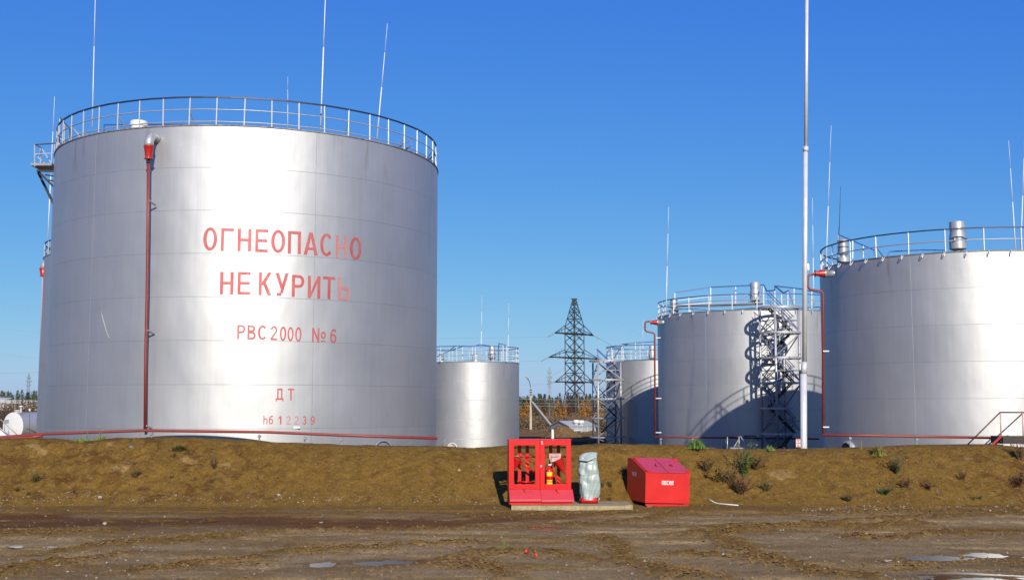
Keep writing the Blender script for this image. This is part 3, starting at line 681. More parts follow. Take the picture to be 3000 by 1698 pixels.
def mid_tank():
    T = TM
    root = thing('storage_tank', 'silver tank behind the spiral stair tower, with a curved shadow across its lower half', 'storage tank', (T['x'], T['y'], YARD), GRP)
    shell(T, root, M['tank'], 160)
    railing(T, root, 26, (.25, .60, .95), M['rail_blue'], M['silver'], phase=.08, rad=.032, topw=.036)
    hooks(T, root, -1.5, .9, 15)
    vent(root, at(2213, 888, 73), .76, sz=.90)
    breather(root, at(1974, 915, 74.5), .62)
    rod(root, 1951, 922, 1959, 606, 73, .045)
    rod(root, 2384, 900, 2380, 580, 75, .045)
    poly(root, 'walkway_railing', [(1977, 857, 74), (2082, 841, 74), (2237, 834, 73)], 74, M['rail_blue'], .045, posts=[(1977, 857, 905, 74), (2082, 841, 900, 74), (2155, 838, 898, 74), (2237, 834, 895, 73)])
    poly(root, 'walkway_railing', [(1985, 880, 74), (2082, 868, 74), (2237, 862, 73)], 74, M['silver'], .025)
    poly(root, 'walkway_railing', [(1985, 893, 74), (2082, 886, 74), (2237, 883, 73)], 74, M['silver'], .025)
    poly(root, 'walkway_railing', [(2237, 834, 72), (2246, 852, 70), (2270, 850, 69.5), (2270, 837, 70), (2295, 858, 70.5), (2310, 851, 71), (2326, 895, 71)], 71, M['rail_blue'], .045)
    poly(root, 'walkway_railing', [(2270, 837, 73), (2345, 846, 74), (2402, 858, 75)], 73, M['rail_blue'], .045, posts=[(2270, 837, 895, 72), (2308, 852, 897, 72), (2326, 845, 900, 73), (2378, 853, 903, 74)])
    poly(root, 'walkway_railing', [(2272, 878, 73), (2402, 886, 75)], 73, M['silver'], .025)
    w = MB(); a = at(1985, 897, 74); b = at(2235, 888, 72.5); w.box((a + b) / 2, ((b - a).length, .9, .06), atan2(b.y - a.y, b.x - a.x)); w.build('roof_walkway', M['grey_steel'], root)
    hconnect(T, root, (1904, 1930), 944, dict(Y=71.5, r=.055, path=[(1903, 941), (1890, 942), (1890, 970), (1918, 975), (1919, 1278)]))
    brackets(T, root, [(1921, 989, 71.4, .30), (1921, 1166, 71.4, .34), (1921, 1266, 71.4, .34)])
mid_tank()

def small_tank():
    T = TS
    root = thing('storage_tank', 'small silver tank right beside the big lettered tank, bright stripe down its middle', 'storage tank', (T['x'], T['y'], YARD), GRP)
    shell(T, root, M['tank'], 96)
    railing(T, root, 16, (.42, .85, 1.20), M['rail_blue'], M['silver'], phase=.1, rad=.030, topw=.04)
    v = vent(root, at(1441, 1060, 91.5), .64, sz=.88, hood=False)
    for px, y0, s in ((1294, 1057, .30), (1394, 1057, .28)):
        mb = MB(); p = at(px, y0 + 3, 91.0); mb.lathe([(0, 0), (.5, 0), (.5, .2), (.42, .25), (.42, 1.9), (.62, 2.0), (.62, 2.4), (.3, 2.6), (.01, 2.6)], (0, 0, 0), n=16)
        mb.v = [(x * s + p.x, y * s + p.y, z * s * .9 + p.z) for x, y, z in mb.v]; mb.build('breather_pipe', M['white'], root)
    rod(root, 1409, 1055, 1412, 865, 92, .04); rod(root, 1488, 1055, 1491, 888, 92, .035)
    poly(root, 'walkway_railing', [(1277, 1045, 90), (1316, 1028, 90), (1355, 1014, 91), (1384, 1015, 91), (1405, 1009, 91.5), (1440, 1013, 92)], 91, M['rail_blue'], .045, posts=[(1355, 1014, 1056, 91), (1384, 1015, 1056, 91), (1316, 1028, 1056, 90), (1290, 1040, 1056, 90)])
    poly(root, 'walkway_railing', [(1316, 1027, 91), (1333, 1013, 91)], 91, M['rail_dark'], .05)
    poly(root, 'walkway_railing', [(1460, 1057, 90.5), (1461, 1005, 90.5), (1484, 1012, 90.5)], 91, M['rail_dark'], .05, posts=[(1474, 1010, 1056, 90.5), (1484, 1012, 1058, 90.5)])
    mh = MB(); c = oncyl(1325, 1312, T, .05); nrm = Vector((c.x - T['x'], c.y - T['y'], 0)).normalized()
    mh.lathe([(.42, 0), (.42, .05), (.36, .05), (.36, .02), (0, .02)], c, nrm, 28); mh.build('manhole', M['white'], root)
    ld = MB(); ld.tube([at(1296, 1312, 89), at(1296, 1292, 89), at(1310, 1288, 89)], .035, 5); ld.build('pipe_stub', M['grey_steel'], root)
small_tank()

def fourth_tank():
    T = TF
    root = thing('storage_tank', 'half hidden silver tank left of the middle tank, mostly in deep shadow', 'storage tank', (T['x'], T['y'], YARD), GRP)
    shell(T, root, M['tank'], 96)
    railing(T, root, 16, (.5, .82, 1.15), M['rail_blue'], M['silver'], phase=.0, rad=.030, topw=.04)
    vent(root, at(1911, 1060, 91.5), .64, sz=.88, hood=False)
    poly(root, 'walkway_railing', [(1772, 1050, 89.6), (1788, 1016, 89.6), (1812, 1018, 90), (1822, 1008, 90), (1843, 1006, 90.5), (1860, 1004, 90.5), (1920, 1000, 91)], 91, M['rail_blue'], .05, posts=[(1795, 1018, 1056, 90), (1822, 1010, 1056, 90), (1862, 1004, 1054, 90.5)])
    poly(root, 'walkway_railing', [(1798, 1050, 90), (1820, 1014, 90), (1843, 1006, 90)], 91, M['rail_dark'], .05)
    rod(root, 1883, 1054, 1884, 935, 92, .03)
fourth_tank()

def left_tank():
    T = TL
    root = thing('storage_tank', 'tank hidden behind the left side of the lettered tank, only its narrow edge showing', 'storage tank', (T['x'], T['y'], YARD), GRP)
    T.update(top=at(134, 756, 80).z)
    # place it so that its left side shows as a sliver
    shell(T, root, M['tank'], 128)
    railing(T, root, 34, (.5, 1.0), M['rail_dark'], M['silver'], phase=.0, rad=.05, topw=.05)
    Yp = 79.5
    el = MB(); pts = rounded([at(150, 773, Yp), at(129, 766, Yp), at(127, 795, Yp)], .7, 8); el.tube(pts, .19, 14); el.build('foam_elbow', M['silver'], root)
    q = at(127, 785, Yp); fc = MB(); fc.lathe([(.26, 0), (.26, -.06), (.17, -.50), (.22, -.52), (.22, -.56), (0, -.56)], q, n=18); fc.build('foam_chamber', M['redfoam'], root)
    rp = MB(); rp.tube([at(127, 808, Yp), at(117, 1150, Yp), at(116, 1235, Yp), at(126, 1268, Yp)], .075, 8); rp.build('foam_riser_pipe', M['pinkpost'], root)
    brackets(T, root, [(115, 1110, Yp, .42)])
    rod(root, 140, 700, 160, 283, 80, .06)
TL['x'] = at(129, 850, 83.0).x + 8.05
left_tank()

# ------------------------------------------------------------ stair towers
def stair_tower(cx, cy, z0, z1, r, label, yaw=0.3, dz=1.45):
    root = thing('stair_tower', label, 'stair tower', (cx, cy, z0), 'spiral stair towers beside the tanks')
    def P(a, z, rr=None): return Vector((cx + (rr or r) * sin(a + yaw), cy - (rr or r) * cos(a + yaw), z))
    A = [(-.785 + k * pi / 2) for k in range(4)]
    for a in A:
        mb = MB(); mb.tube([P(a, z0), P(a, z1 + .02)], .075, 6); mb.build('post', M['silver'], root)
    n = int((z1 - z0) / dz); z = z1; lev = []
    i = 0
    while z > z0 + .5:
        lev.append(z); mb = MB(); half = i in (3, 5)
        a0, a1 = (-pi, pi) if not half else (-1.9, 1.2)
        pts = []; k = 40
        vs = []
        for j in range(k + 1):
            a = a0 + (a1 - a0) * j / k
            for rr, zz in ((r + .10, z - .055), (r + .10, z + .055), (r - .04, z + .055), (r - .04, z - .055)): vs.append(P(a, zz, rr))
        fs = []
        for j in range(k):
            for q in range(4): fs.append((j * 4 + q, j * 4 + (q + 1) % 4, (j + 1) * 4 + (q + 1) % 4, (j + 1) * 4 + q))
        if half: fs += [(0, 1, 2, 3), (k * 4 + 3, k * 4 + 2, k * 4 + 1, k * 4)]
        mb.add(vs, fs); mb.build('ring', M['silver'], root)
        z -= dz; i += 1
    lev.append(z0)
    for i in range(len(lev) - 1):
        zt, zb = lev[i], lev[i + 1]
        mb = MB()
        for k in range(4):
            a, b = A[k], A[(k + 1) % 4]
            if (i + k) % 2: a, b = b, a
            mb.tube([P(a, zt - .1), P(b, zb + .1)], .035, 4)
            if i % 2 == 0: mb.tube([P(A[k], (zt + zb) / 2), P(A[(k + 1) % 4], (zt + zb) / 2)], .03, 4)
        mb.build('cross_brace', M['grey_steel'], root)
        # one stair flight per stage
        s = 1 if i % 2 else -1; yo = .35 * s
        w = r * .62
        a = Vector((cx - s * w, cy + yo, zb)); b = Vector((cx + s * w, cy + yo, zt))
        fl = MB()
        for e in (-.28, .28): fl.tube([a + Vector((0, e, 0)), b + Vector((0, e, 0))], .05, 4)
        for t in range(1, 7):
            p = a.lerp(b, t / 7); fl.box(p, (.22, .56, .03))
        f = fl.build('stair_flight', M['darksteel'], root)
        hr = MB()
        for e in (-.30, .30):
            hr.tube([a + Vector((0, e, .9)), b + Vector((0, e, .9))], .025, 5); hr.tube([a + Vector((0, e, .45)), b + Vector((0, e, .45))], .018, 4)
            for t in (.08, .5, .95): p = a.lerp(b, t) + Vector((0, e, 0)); hr.tube([p, p + Vector((0, 0, .9))], .02, 4)
        hr.build('handrail', M['rail_blue'] if i in (0, 2, 5) else M['grey_steel'], f)
        ld = MB(); ld.box((cx + s * w * 1.0, cy, zt - .03), (.42, r * .9, .04)); ld.build('landing', M['grey_steel'], root)
    return root
pm = at(2284, 902, 67.0)
stair_tower(pm.x, 67.2, YARD, pm.z, 1.13, 'galvanised stair tower in front of the middle tank, behind the tall mast', .35)
pf = at(1777, 1057, 89.0)
stair_tower(pf.x, 89.0, YARD, pf.z, 1.25, 'galvanised stair tower beside the shaded tank, next to the pylon', .15)

# ------------------------------------------------------------ pipelines in front of the tanks
def pipeline(path, Y, r, label, posts=(), m=None):
    root = thing('water_pipe', label, 'pipe', at(path[0][0], path[0][1], Y if not isinstance(Y, list) else Y[0]))
    pts = [at(x, y, Y if not isinstance(Y, list) else Y[i]) for i, (x, y) in enumerate(path)]
    mb = MB(); mb.tube(pts, r, 10); mb.build('pipe', m or M['redpipe'], root)
    for px, py in posts:
        p = at(px, py, Y if not isinstance(Y, list) else Y[0]); q = MB(); q.box(p - Vector((0, 0, .06)), (.10, .12, .06)); q.tube([p, p - Vector((0, 0, 1.0))], .03, 5)
        q.build('pipe_support', M['grey_steel'], root)
pipeline([(-120, 1285), (0, 1280), (130, 1270), (425, 1260), (560, 1262), (790, 1265), (1000, 1274), (1281, 1283)], 38.8, .048, 'long thin red pipe running along the foot of the lettered tank', [(444, 1264), (760, 1272), (893, 1278), (1000, 1281)])
pipeline([(-120, 1288), (0, 1284), (90, 1280), (125, 1276)], 38.2, .045, 'short second red pipe under the long one at the far left')
pipeline([(2410, 1273), (2560, 1275), (2700, 1278), (2925, 1282)], 45.6, .05, 'red pipe along the foot of the right hand tank', [(2490, 1278), (2685, 1282)])
pipeline([(1918, 1279), (2070, 1281), (2200, 1282), (2400, 1285)], 68.6, .05, 'red pipe along the foot of the middle tank behind the stair tower', [(1936, 1282), (2029, 1282)])

# ------------------------------------------------------------ mast
def mast():
    Y = 36.5; root = thing('lightning_mast', 'tall galvanised tube mast standing behind the bank, left of the right tank', 'mast', at(2352, 1330, Y))
    mb = MB(); a = at(2351, 1345, Y); b = at(2354, 1095, Y); c = at(2357, 1060, Y); d = at(2360, 445, Y); e = at(2361, 430, Y); f_ = at(2364, -60, Y)
    a.z = -1.0
    mb.tube([a, b], .105, 20); mb.tube([b, c], .105, 20, r2=.078); mb.tube([c, d], .074, 20); mb.tube([d, e], .086, 20); mb.tube([e, f_], .056, 16); mb.tube([f_, f_ + Vector((0.05, 0, 5))], .03, 8)
    mb.build('pole', M['bluepipe'], root)
    for (x0, x1, y0, y1, dy, fr) in ((2331, 2346, 1284, 1310, -.13, 0), (2354, 2364, 1286, 1310, .13, 1)):
        p = at(x0, y0, Y + dy); q = at(x1, y1, Y + dy); s = MB(); s.box((p + q) / 2, (q.x - p.x, .012, p.z - q.z)); so = s.build('notice_plate', M['white'], root)
        t = MB(); ww = q.x - p.x; hh = p.z - q.z
        if not fr:
            for k in range(5):
                tw = ww * (.72, .6, .7, .5, .66)[k]; 
                x = (p.x + q.x) / 2 - tw / 2; zc = p.z - hh * (.13 + k * .19)
                while x < (p.x + q.x) / 2 + tw / 2 - .004:
                    l = random.choice((.010, .014, .018)); t.box((x + l / 2, Y + dy - .009, zc), (l * .8, .003, hh * .10)); x += l
        for sx in (-1, 1): t.box(((p.x + q.x) / 2 + sx * ww * .47, Y + dy - .009, (p.z + q.z) / 2), (ww * .06, .003, hh))
        for sz in (-1, 1): t.box(((p.x + q.x) / 2, Y + dy - .0095, (p.z + q.z) / 2 + sz * hh * .475), (ww, .003, hh * .05))
        t.build('notice_print', M['redfoam'], so)
        bk = MB(); bk.bar((p + q) / 2, Vector((a.x, Y, (p.z + q.z) / 2)), .02); bk.build('notice_clamp', M['grey_steel'], root)
    p = at(2367, 783, Y); cm = MB(); cm.lathe([(0, -.13), (.045, -.13), (.05, -.05), (.05, .06), (.04, .12), (0, .12)], p, n=14); cm.tube([p, Vector((at(2358, 783, Y).x, Y, p.z))], .015, 6); cm.build('small_fitting', M['white'], root)
mast()

# ------------------------------------------------------------ fire cabinet
def local_root(name, label, cat, loc, rz, tilt=0.0, group=None):
    o = thing(name, label, cat, loc, group); o.rotation_euler = (0, tilt, rz); return o
def kid(mb, name, m, parent, bev=0.0):
    o = mb.build(name, m); o.parent = parent
    if bev: bevel(o, bev)
    return o
def text_flat(ch, w, h, bold, m, parent, M4, name='painted_text', depth=0):
    n = len(ch); mb = MB()
    v, f = glyph(ch, bold)
    mb.add([M4 @ Vector((u * w, -dd, q * h)) for u, q, dd in v], f); return kid(mb, name, m, parent)
def cabinet():
    base = onz(1493, 1476, .10); Yb = base.y
    k = Yb / FPX
    root = local_root('fire_cabinet', 'red fire equipment cabinet with two open framed doors standing on the concrete slab', 'fire cabinet', (base.x - .02, Yb + .10, .10), radians(5), 0)
    W, D, Hh = 183 * k, .42, 184 * k
    zs = Hh - (1432 - 1289) * k    # top of sloped bin
    t = .03
    # left (weathered) and right side, top
    s = MB(); s.box((t / 2, D / 2, Hh / 2), (t, D, Hh)); kid(s, 'side_panel', M['red_old'], root, .004)
    s = MB(); s.box((W - t / 2, D / 2, Hh / 2), (t, D, Hh)); kid(s, 'side_panel', M['red'], root, .004)
    s = MB(); s.box((W / 2, D / 2, Hh + .008), (W + .04, D + .04, .016)); kid(s, 'top_panel', M['red'], root, .003)
    # scratches on the side
    # back slats
    for x in (1529, 1552, 1600, 1622, 1645):
        s = MB(); s.box(((x - 1493) * k, D - .02, Hh / 2), (.082, .02, Hh - .02)); kid(s, 'back_slat', M['red'], root, .003)
    s = MB(); s.box((W / 2, D - .045, Hh - (1313 - 1289) * k), (W - .06, .02, .03)); kid(s, 'back_rail', M['redfoam'], root)
    s = MB(); s.tube([(0.03, D - .06, Hh - (1340 - 1289) * k), (W - .03, D - .06, Hh - (1340 - 1289) * k)], .018, 8); kid(s, 'tool_bar', M['red'], root)
    s = MB(); s.tube([((1525 - 1493) * k, D - .09, Hh - (1412 - 1289) * k), ((1570 - 1493) * k, D - .09, Hh - (1414 - 1289) * k)], .018, 8); kid(s, 'tool_rest', M['red'], root)
    # doors: frames with openings
    yf = -.012
    for (x0, x1, ox0, ox1, lab, dz) in ((1493, 1583.5, 1508, 1570, 1, 0), (1584.5, 1675, 1598, 1661, 2, -.012)):
        X0, X1, O0, O1 = [(v - 1493) * k for v in (x0, x1, ox0, ox1)]
        zt = Hh - .004; zb = zs + .01 + dz; ot = Hh - (1305 - 1289) * k; ob = Hh - (1417 - 1289) * k
        s = MB()
        def bx(a, b, c, d): s.box(((a + b) / 2, yf, (c + d) / 2), (b - a, .03, d - c))
        bx(X0, O0, zb, zt); bx(O1, X1, zb, zt); bx(O0, O1, ot, zt); bx(O0, O1, zb, ob)
        d = kid(s, 'door', M['red'], root, .003)
    lk = MB(); lk.tube([((1583 - 1493) * k, -.04, Hh - (1362 - 1289) * k), ((1592 - 1493) * k, -.05, Hh - (1365 - 1289) * k)], .012, 8); lk.box(((1586 - 1493) * k, -.045, Hh - (1364 - 1289) * k - .02), (.025, .015, .03)); kid(lk, 'padlock', M['steel'], root)
    text_flat('5', .045, .075, .03, M['white'], root, Matrix.Translation(((1587 - 1493) * k, -.031, Hh - (1302 - 1289) * k)))
    # lower bin with two sloping lids
    yb = -.24
    s = MB(); prof = [(0, 0.0), (0, zs), (yf + .0, zs), (yb, .105), (yb, .0)]
    vs = [(0.0, y, z) for y, z in [(D, 0), (D, zs - .01), (0, zs - .01), (yb + .01, .10), (yb + .01, 0)]] + [(W, y, z) for y, z in [(D, 0), (D, zs - .01), (0, zs - .01), (yb + .01, .10), (yb + .01, 0)]]
    s.add(vs, [(0, 1, 2, 3, 4), (9, 8, 7, 6, 5), (0, 5, 6, 1), (1, 6, 7, 2), (2, 7, 8, 3), (3, 8, 9, 4), (4, 9, 5, 0)]); kid(s, 'bin_body', M['red'], root, .004)
    for (a, b, lift) in ((0.0, W * .5 - .003, .012), (W * .5 + .003, W + .03, -.006)):
        s = MB(); z2 = .108 + lift; th = .014
        o = yb - .03
        vs = []
        for x in (a, b):
            sh = .02 if a > .1 else 0
            for y, z in ((.0 + .0, zs + lift * .4), (o, z2), (o, z2 - .045), (o + .01, z2 - .045), (o + .012, z2 - th), (.0, zs + lift * .4 - th)): vs.append((x, y - .016, z))
        s.add(vs, [(0, 1, 2, 3, 4, 5), (11, 10, 9, 8, 7, 6), (0, 6, 7, 1), (1, 7, 8, 2), (2, 8, 9, 3), (3, 9, 10, 4), (4, 10, 11, 5), (5, 11, 6, 0)])
        l = kid(s, 'bin_lid', M['red_lid_sheen'], root, .002)
        h = MB(); xm = (a + b) / 2; h.tube([(xm - .02, -.05, zs - .02 + .02), (xm + .03, -.14, zs - .10 + .03)], .010, 6); kid(h, 'lid_handle', M['red_old'], l)
    # bare chips on the left side
    ch = MB()
    for i in range(26):
        z = random.choice((random.uniform(.05, .25), random.uniform(Hh - .35, Hh - .03))); y = random.uniform(.01, .2); r_ = random.uniform(.008, .03)
        ch.add([(-.003, y + r_ * cos(a) * random.uniform(.6, 1.2), z + r_ * 1.5 * sin(a) * random.uniform(.6, 1.2)) for a in (0, .9, 1.9, 3.0, 4.1, 5.2)], [(5, 4, 3, 2, 1, 0)])
    kid(ch, 'paint_chips', M['grey_steel'], root)
    bpy.context.view_layer.update()
    MW = Matrix.Translation(root.location) @ root.rotation_euler.to_matrix().to_4x4()
    def place(o): o.matrix_world = MW
    def L3(x, y, yy): return Vector(((x - 1493) * k, yy, Hh - (y - 1289) * k))
    # contents: separate things
    def item(name, label, cat, group=None):
        o = thing(name, label, cat, root.location, group); o.rotation_euler = root.rotation_euler; return o
    # conical buckets
    b = item('fire_bucket', 'red conical fire bucket hanging in the left half of the cabinet', 'fire bucket', 'fire buckets in the cabinet')
    m = MB(); m.lathe([(.0, 0), (.14, .34), (.145, .345), (.135, .34)], L3(1503, 1384, .16), Vector((.42, 0, 1)), 20); kid(m, 'bucket', M['red_old'], b)
    m = MB(); c = L3(1521, 1342, .16); m.tube([c + Vector((-.11, 0, .03)), c + Vector((0, 0, .05)), c + Vector((.09, 0, -.06))], .006, 5); kid(m, 'bucket_handle', M['steel'], b)
    b = item('fire_bucket', 'red conical fire bucket hanging in the right half of the cabinet', 'fire bucket', 'fire buckets in the cabinet')
    m = MB(); m.lathe([(.0, 0), (.15, .42), (.155, .425), (.14, .42)], L3(1661, 1392, .12), Vector((-.46, 0, .9)), 20); kid(m, 'bucket', M['red_old'], b)
    m = MB(); c = L3(1630, 1345, .12); m.tube([c + Vector((-.09, 0, -.04)), c + Vector((-.08, -.02, .08)), c + Vector((.09, 0, .07))], .006, 5); kid(m, 'bucket_handle', M['steel'], b)
    # shovel blade high right
    b = item('shovel', 'red shovel with its blade up in the right half of the cabinet', 'shovel')
    m = MB(); a, c = L3(1614, 1330, .2), L3(1652, 1352, .2)
    m.add([a + Vector((0, 0, 0)), a + Vector((.30, .02, .0)), c + Vector((.02, 0, .0)), a + Vector((.26, -.05, -.20)), a + Vector((.03, -.04, -.20)), a + Vector((-.0, -.02, -.1))], [(0, 1, 2, 3, 4, 5)]); bl = kid(m, 'blade', M['darkred'], b); sm = bl.modifiers.new('t', 'SOLIDIFY'); sm.thickness = .006
    m = MB(); m.tube([L3(1632, 1352, .22), L3(1622, 1420, .25)], .018, 8); kid(m, 'shaft', M['red'], b)
    # crowbars / hooks
    b = item('crowbar', 'red crowbar leaning diagonally in the left half of the cabinet', 'crowbar', 'crowbars in the cabinet')
    m = MB(); m.tube([L3(1509, 1318, .22), L3(1536, 1338, .2), L3(1572, 1360, .2)], .013, 8); kid(m, 'bar', M['red'], b)
    b = item('fire_hook', 'red pole hook crossing the left doorway of the cabinet', 'fire hook')
    m = MB(); m.tube([L3(1523, 1349, .12), L3(1573, 1385, .10)], .022, 8); kid(m, 'pole', M['red'], b)
    b = item('crowbar', 'thin red crowbar crossing behind the extinguisher', 'crowbar', 'crowbars in the cabinet')
    m = MB(); m.tube([L3(1598, 1375, .28), L3(1660, 1417, .22)], .012, 8); kid(m, 'bar', M['red'], b)
    # extinguisher
    b = item('fire_extinguisher', 'small red fire extinguisher with yellow label in the right doorway of the cabinet', 'fire extinguisher')
    c = L3(1613, 1421, .10)
    m = MB(); m.lathe([(0, 0), (.075, .0), (.085, .02), (.085, .34), (.075, .38), (.05, .41), (.028, .43), (.028, .47), (0, .47)], c, n=24); kid(m, 'cylinder', M['red'], b)
    for z0, z1 in ((.22, .32), (.10, .13), (.03, .08)):
        m = MB(); m.lathe([(.087, z0), (.087, z1)], c, n=16, a0=-pi * .78, a1=-pi * .22); kid(m, 'yellow_label', M['yellow'], b)
    m = MB(); p = c + Vector((0, 0, .48)); m.tube([p, p + Vector((.06, -.02, .03))], .013, 6); m.tube([p + Vector((-.05, 0, .0)), p + Vector((.05, -.03, -.01))], .011, 6); m.box(p, (.035, .03, .04)); kid(m, 'valve', M['white'], b)
    m = MB(); m.tube(rounded([p, p + Vector((-.08, -.02, .01)), p + Vector((-.1, -.02, -.12)), p + Vector((-.095, -.02, -.3))], .05), .011, 8); kid(m, 'hose', M['black'], b)
cabinet()

# ------------------------------------------------------------ sand box
def sandbox():
    W, D, H1, H2 = 1.15, 1.25, .73, 1.03
    c = onz(1890, 1476, .06)
    root = local_root('sand_box', 'red steel sand box with sloping two leaf lid and white stencilled word on it', 'sand box', (c.x, c.y, .09), radians(15), radians(2.0))
    flat = D * .45
    side = [(0, 0), (D, 0), (D, H2), (D - .0 - 0.30, H2), (0, H1)]
    s = MB(); vs = [(0, y, z) for y, z in side] + [(W, y, z) for y, z in side]
    s.add(vs, [(0, 4, 3, 2, 1), (5, 6, 7, 8, 9), (0, 1, 6, 5), (1, 2, 7, 6), (2, 3, 8, 7), (3, 4, 9, 8), (4, 0, 5, 9)])
    kid(s, 'box_body', M['red_old'], root, .006)
    L = Vector((0, D - .30, H2 - H1)); l = L.length; d = L.normalized(); nrm = Vector((0, -d.z, d.y))
    for a, b in ((.05, W / 2 - .009), (W / 2 + .009, W + .0)):
        s = MB(); p0 = Vector((a, -.03, H1 - .008)) + nrm * .016; vs = []
        for x in (a, b):
            for u, v in ((-.02, 0), (l + .0, 0), (l + .0, .014), (-.02, .014)):
                q = Vector((x, 0, H1)) + d * u + nrm * (v + .003); vs.append(q)
        s.add(vs, [(0, 1, 2, 3), (7, 6, 5, 4), (0, 4, 5, 1), (1, 5, 6, 2), (2, 6, 7, 3), (3, 7, 4, 0)]); lid = kid(s, 'lid', M['red_lid_sheen'], root, .002)
        h = MB(); q = Vector(((a + b) / 2 + (.10 if a < .1 else -.08), 0, H1)) + d * l * .45 + nrm * .02
        e = Vector((.08, -.05, -.05)) if a > .1 else Vector((0.01, -.07, -.055))
        h.tube([q, q + nrm * .035, q + nrm * .035 + e * 1.5, q + e * 1.5], .012, 6); kid(h, 'lid_handle', M['darkred'], lid)
        hx = a + .03 if a < .1 else b - .03
        for u in (.04, .93):
            h = MB(); q = Vector((hx, 0, H1)) + d * l * u + nrm * .02; h.box(q, (.11, .09, .03)); kid(h, 'hinge', M['red'], lid)
    # skid frame
    s = MB(); s.box((W / 2, .03, -.045), (W - .04, .05, .05)); s.box((W / 2, D - .05, -.045), (W - .04, .05, .05)); kid(s, 'skid', M['red_old'], root)
    for x, y in ((.12, .03), (W - .1, .03), (.12, D - .08), (W - .12, D - .08)):
        s = MB(); s.box((x, y, -.09), (.14, .07, .05)); kid(s, 'foot', M['wood'], root)
    # stencil word, letters cut by stencil bridges
    def stencil(M4, w, h):
        mb = MB(); xs = 0; lw = w / 5.45
        def R(x, z, a, b): mb.add([M4 @ Vector((x * lw * .92 + xs, 0, z * h)), M4 @ Vector(((x + a) * lw * .92 + xs, 0, z * h)), M4 @ Vector(((x + a) * lw * .92 + xs, 0, (z + b) * h)), M4 @ Vector((x * lw * .92 + xs, 0, (z + b) * h))], [(0, 1, 2, 3)])
        # П
        R(0, 0, .28, 1); R(.28, .84, .38, .16); R(.66, 0, .28, 1); xs += lw * 1.08
        # Е
        R(0, 0, .34, 1); R(.40, .78, .5, .22); R(.40, .39, .45, .2); R(.40, 0, .5, .22); xs += lw * 1.02
        # С
        R(0, .12, .34, .76); R(.14, .80, .76, .2); R(.14, 0, .76, .2); xs += lw * 1.08
        # О
        R(0, .10, .34, .8); R(.18, .80, .62, .2); R(.18, 0, .62, .2); R(.66, .10, .32, .8); xs += lw * 1.12
        # К
        R(0, 0, .34, 1)
        for q in (((.42, .5), (.62, 1.0), (1.0, 1.0), (.66, .5)), ((.42, .48), (.66, .48), (1.0, 0), (.66, 0))):
            mb.add([M4 @ Vector((x * lw * .92 + xs, 0, z * h)) for x, z in q], [(0, 1, 2, 3)])
        kid(mb, 'stencilled_word', M['white'], root)
    stencil(Matrix.Translation((.42, -.006, .44)), .32, .10)
    stencil(Matrix.Translation((-.006, D - .36, .60)) @ Matrix.Rotation(-pi / 2, 4, 'Z'), .30, .10)
sandbox()

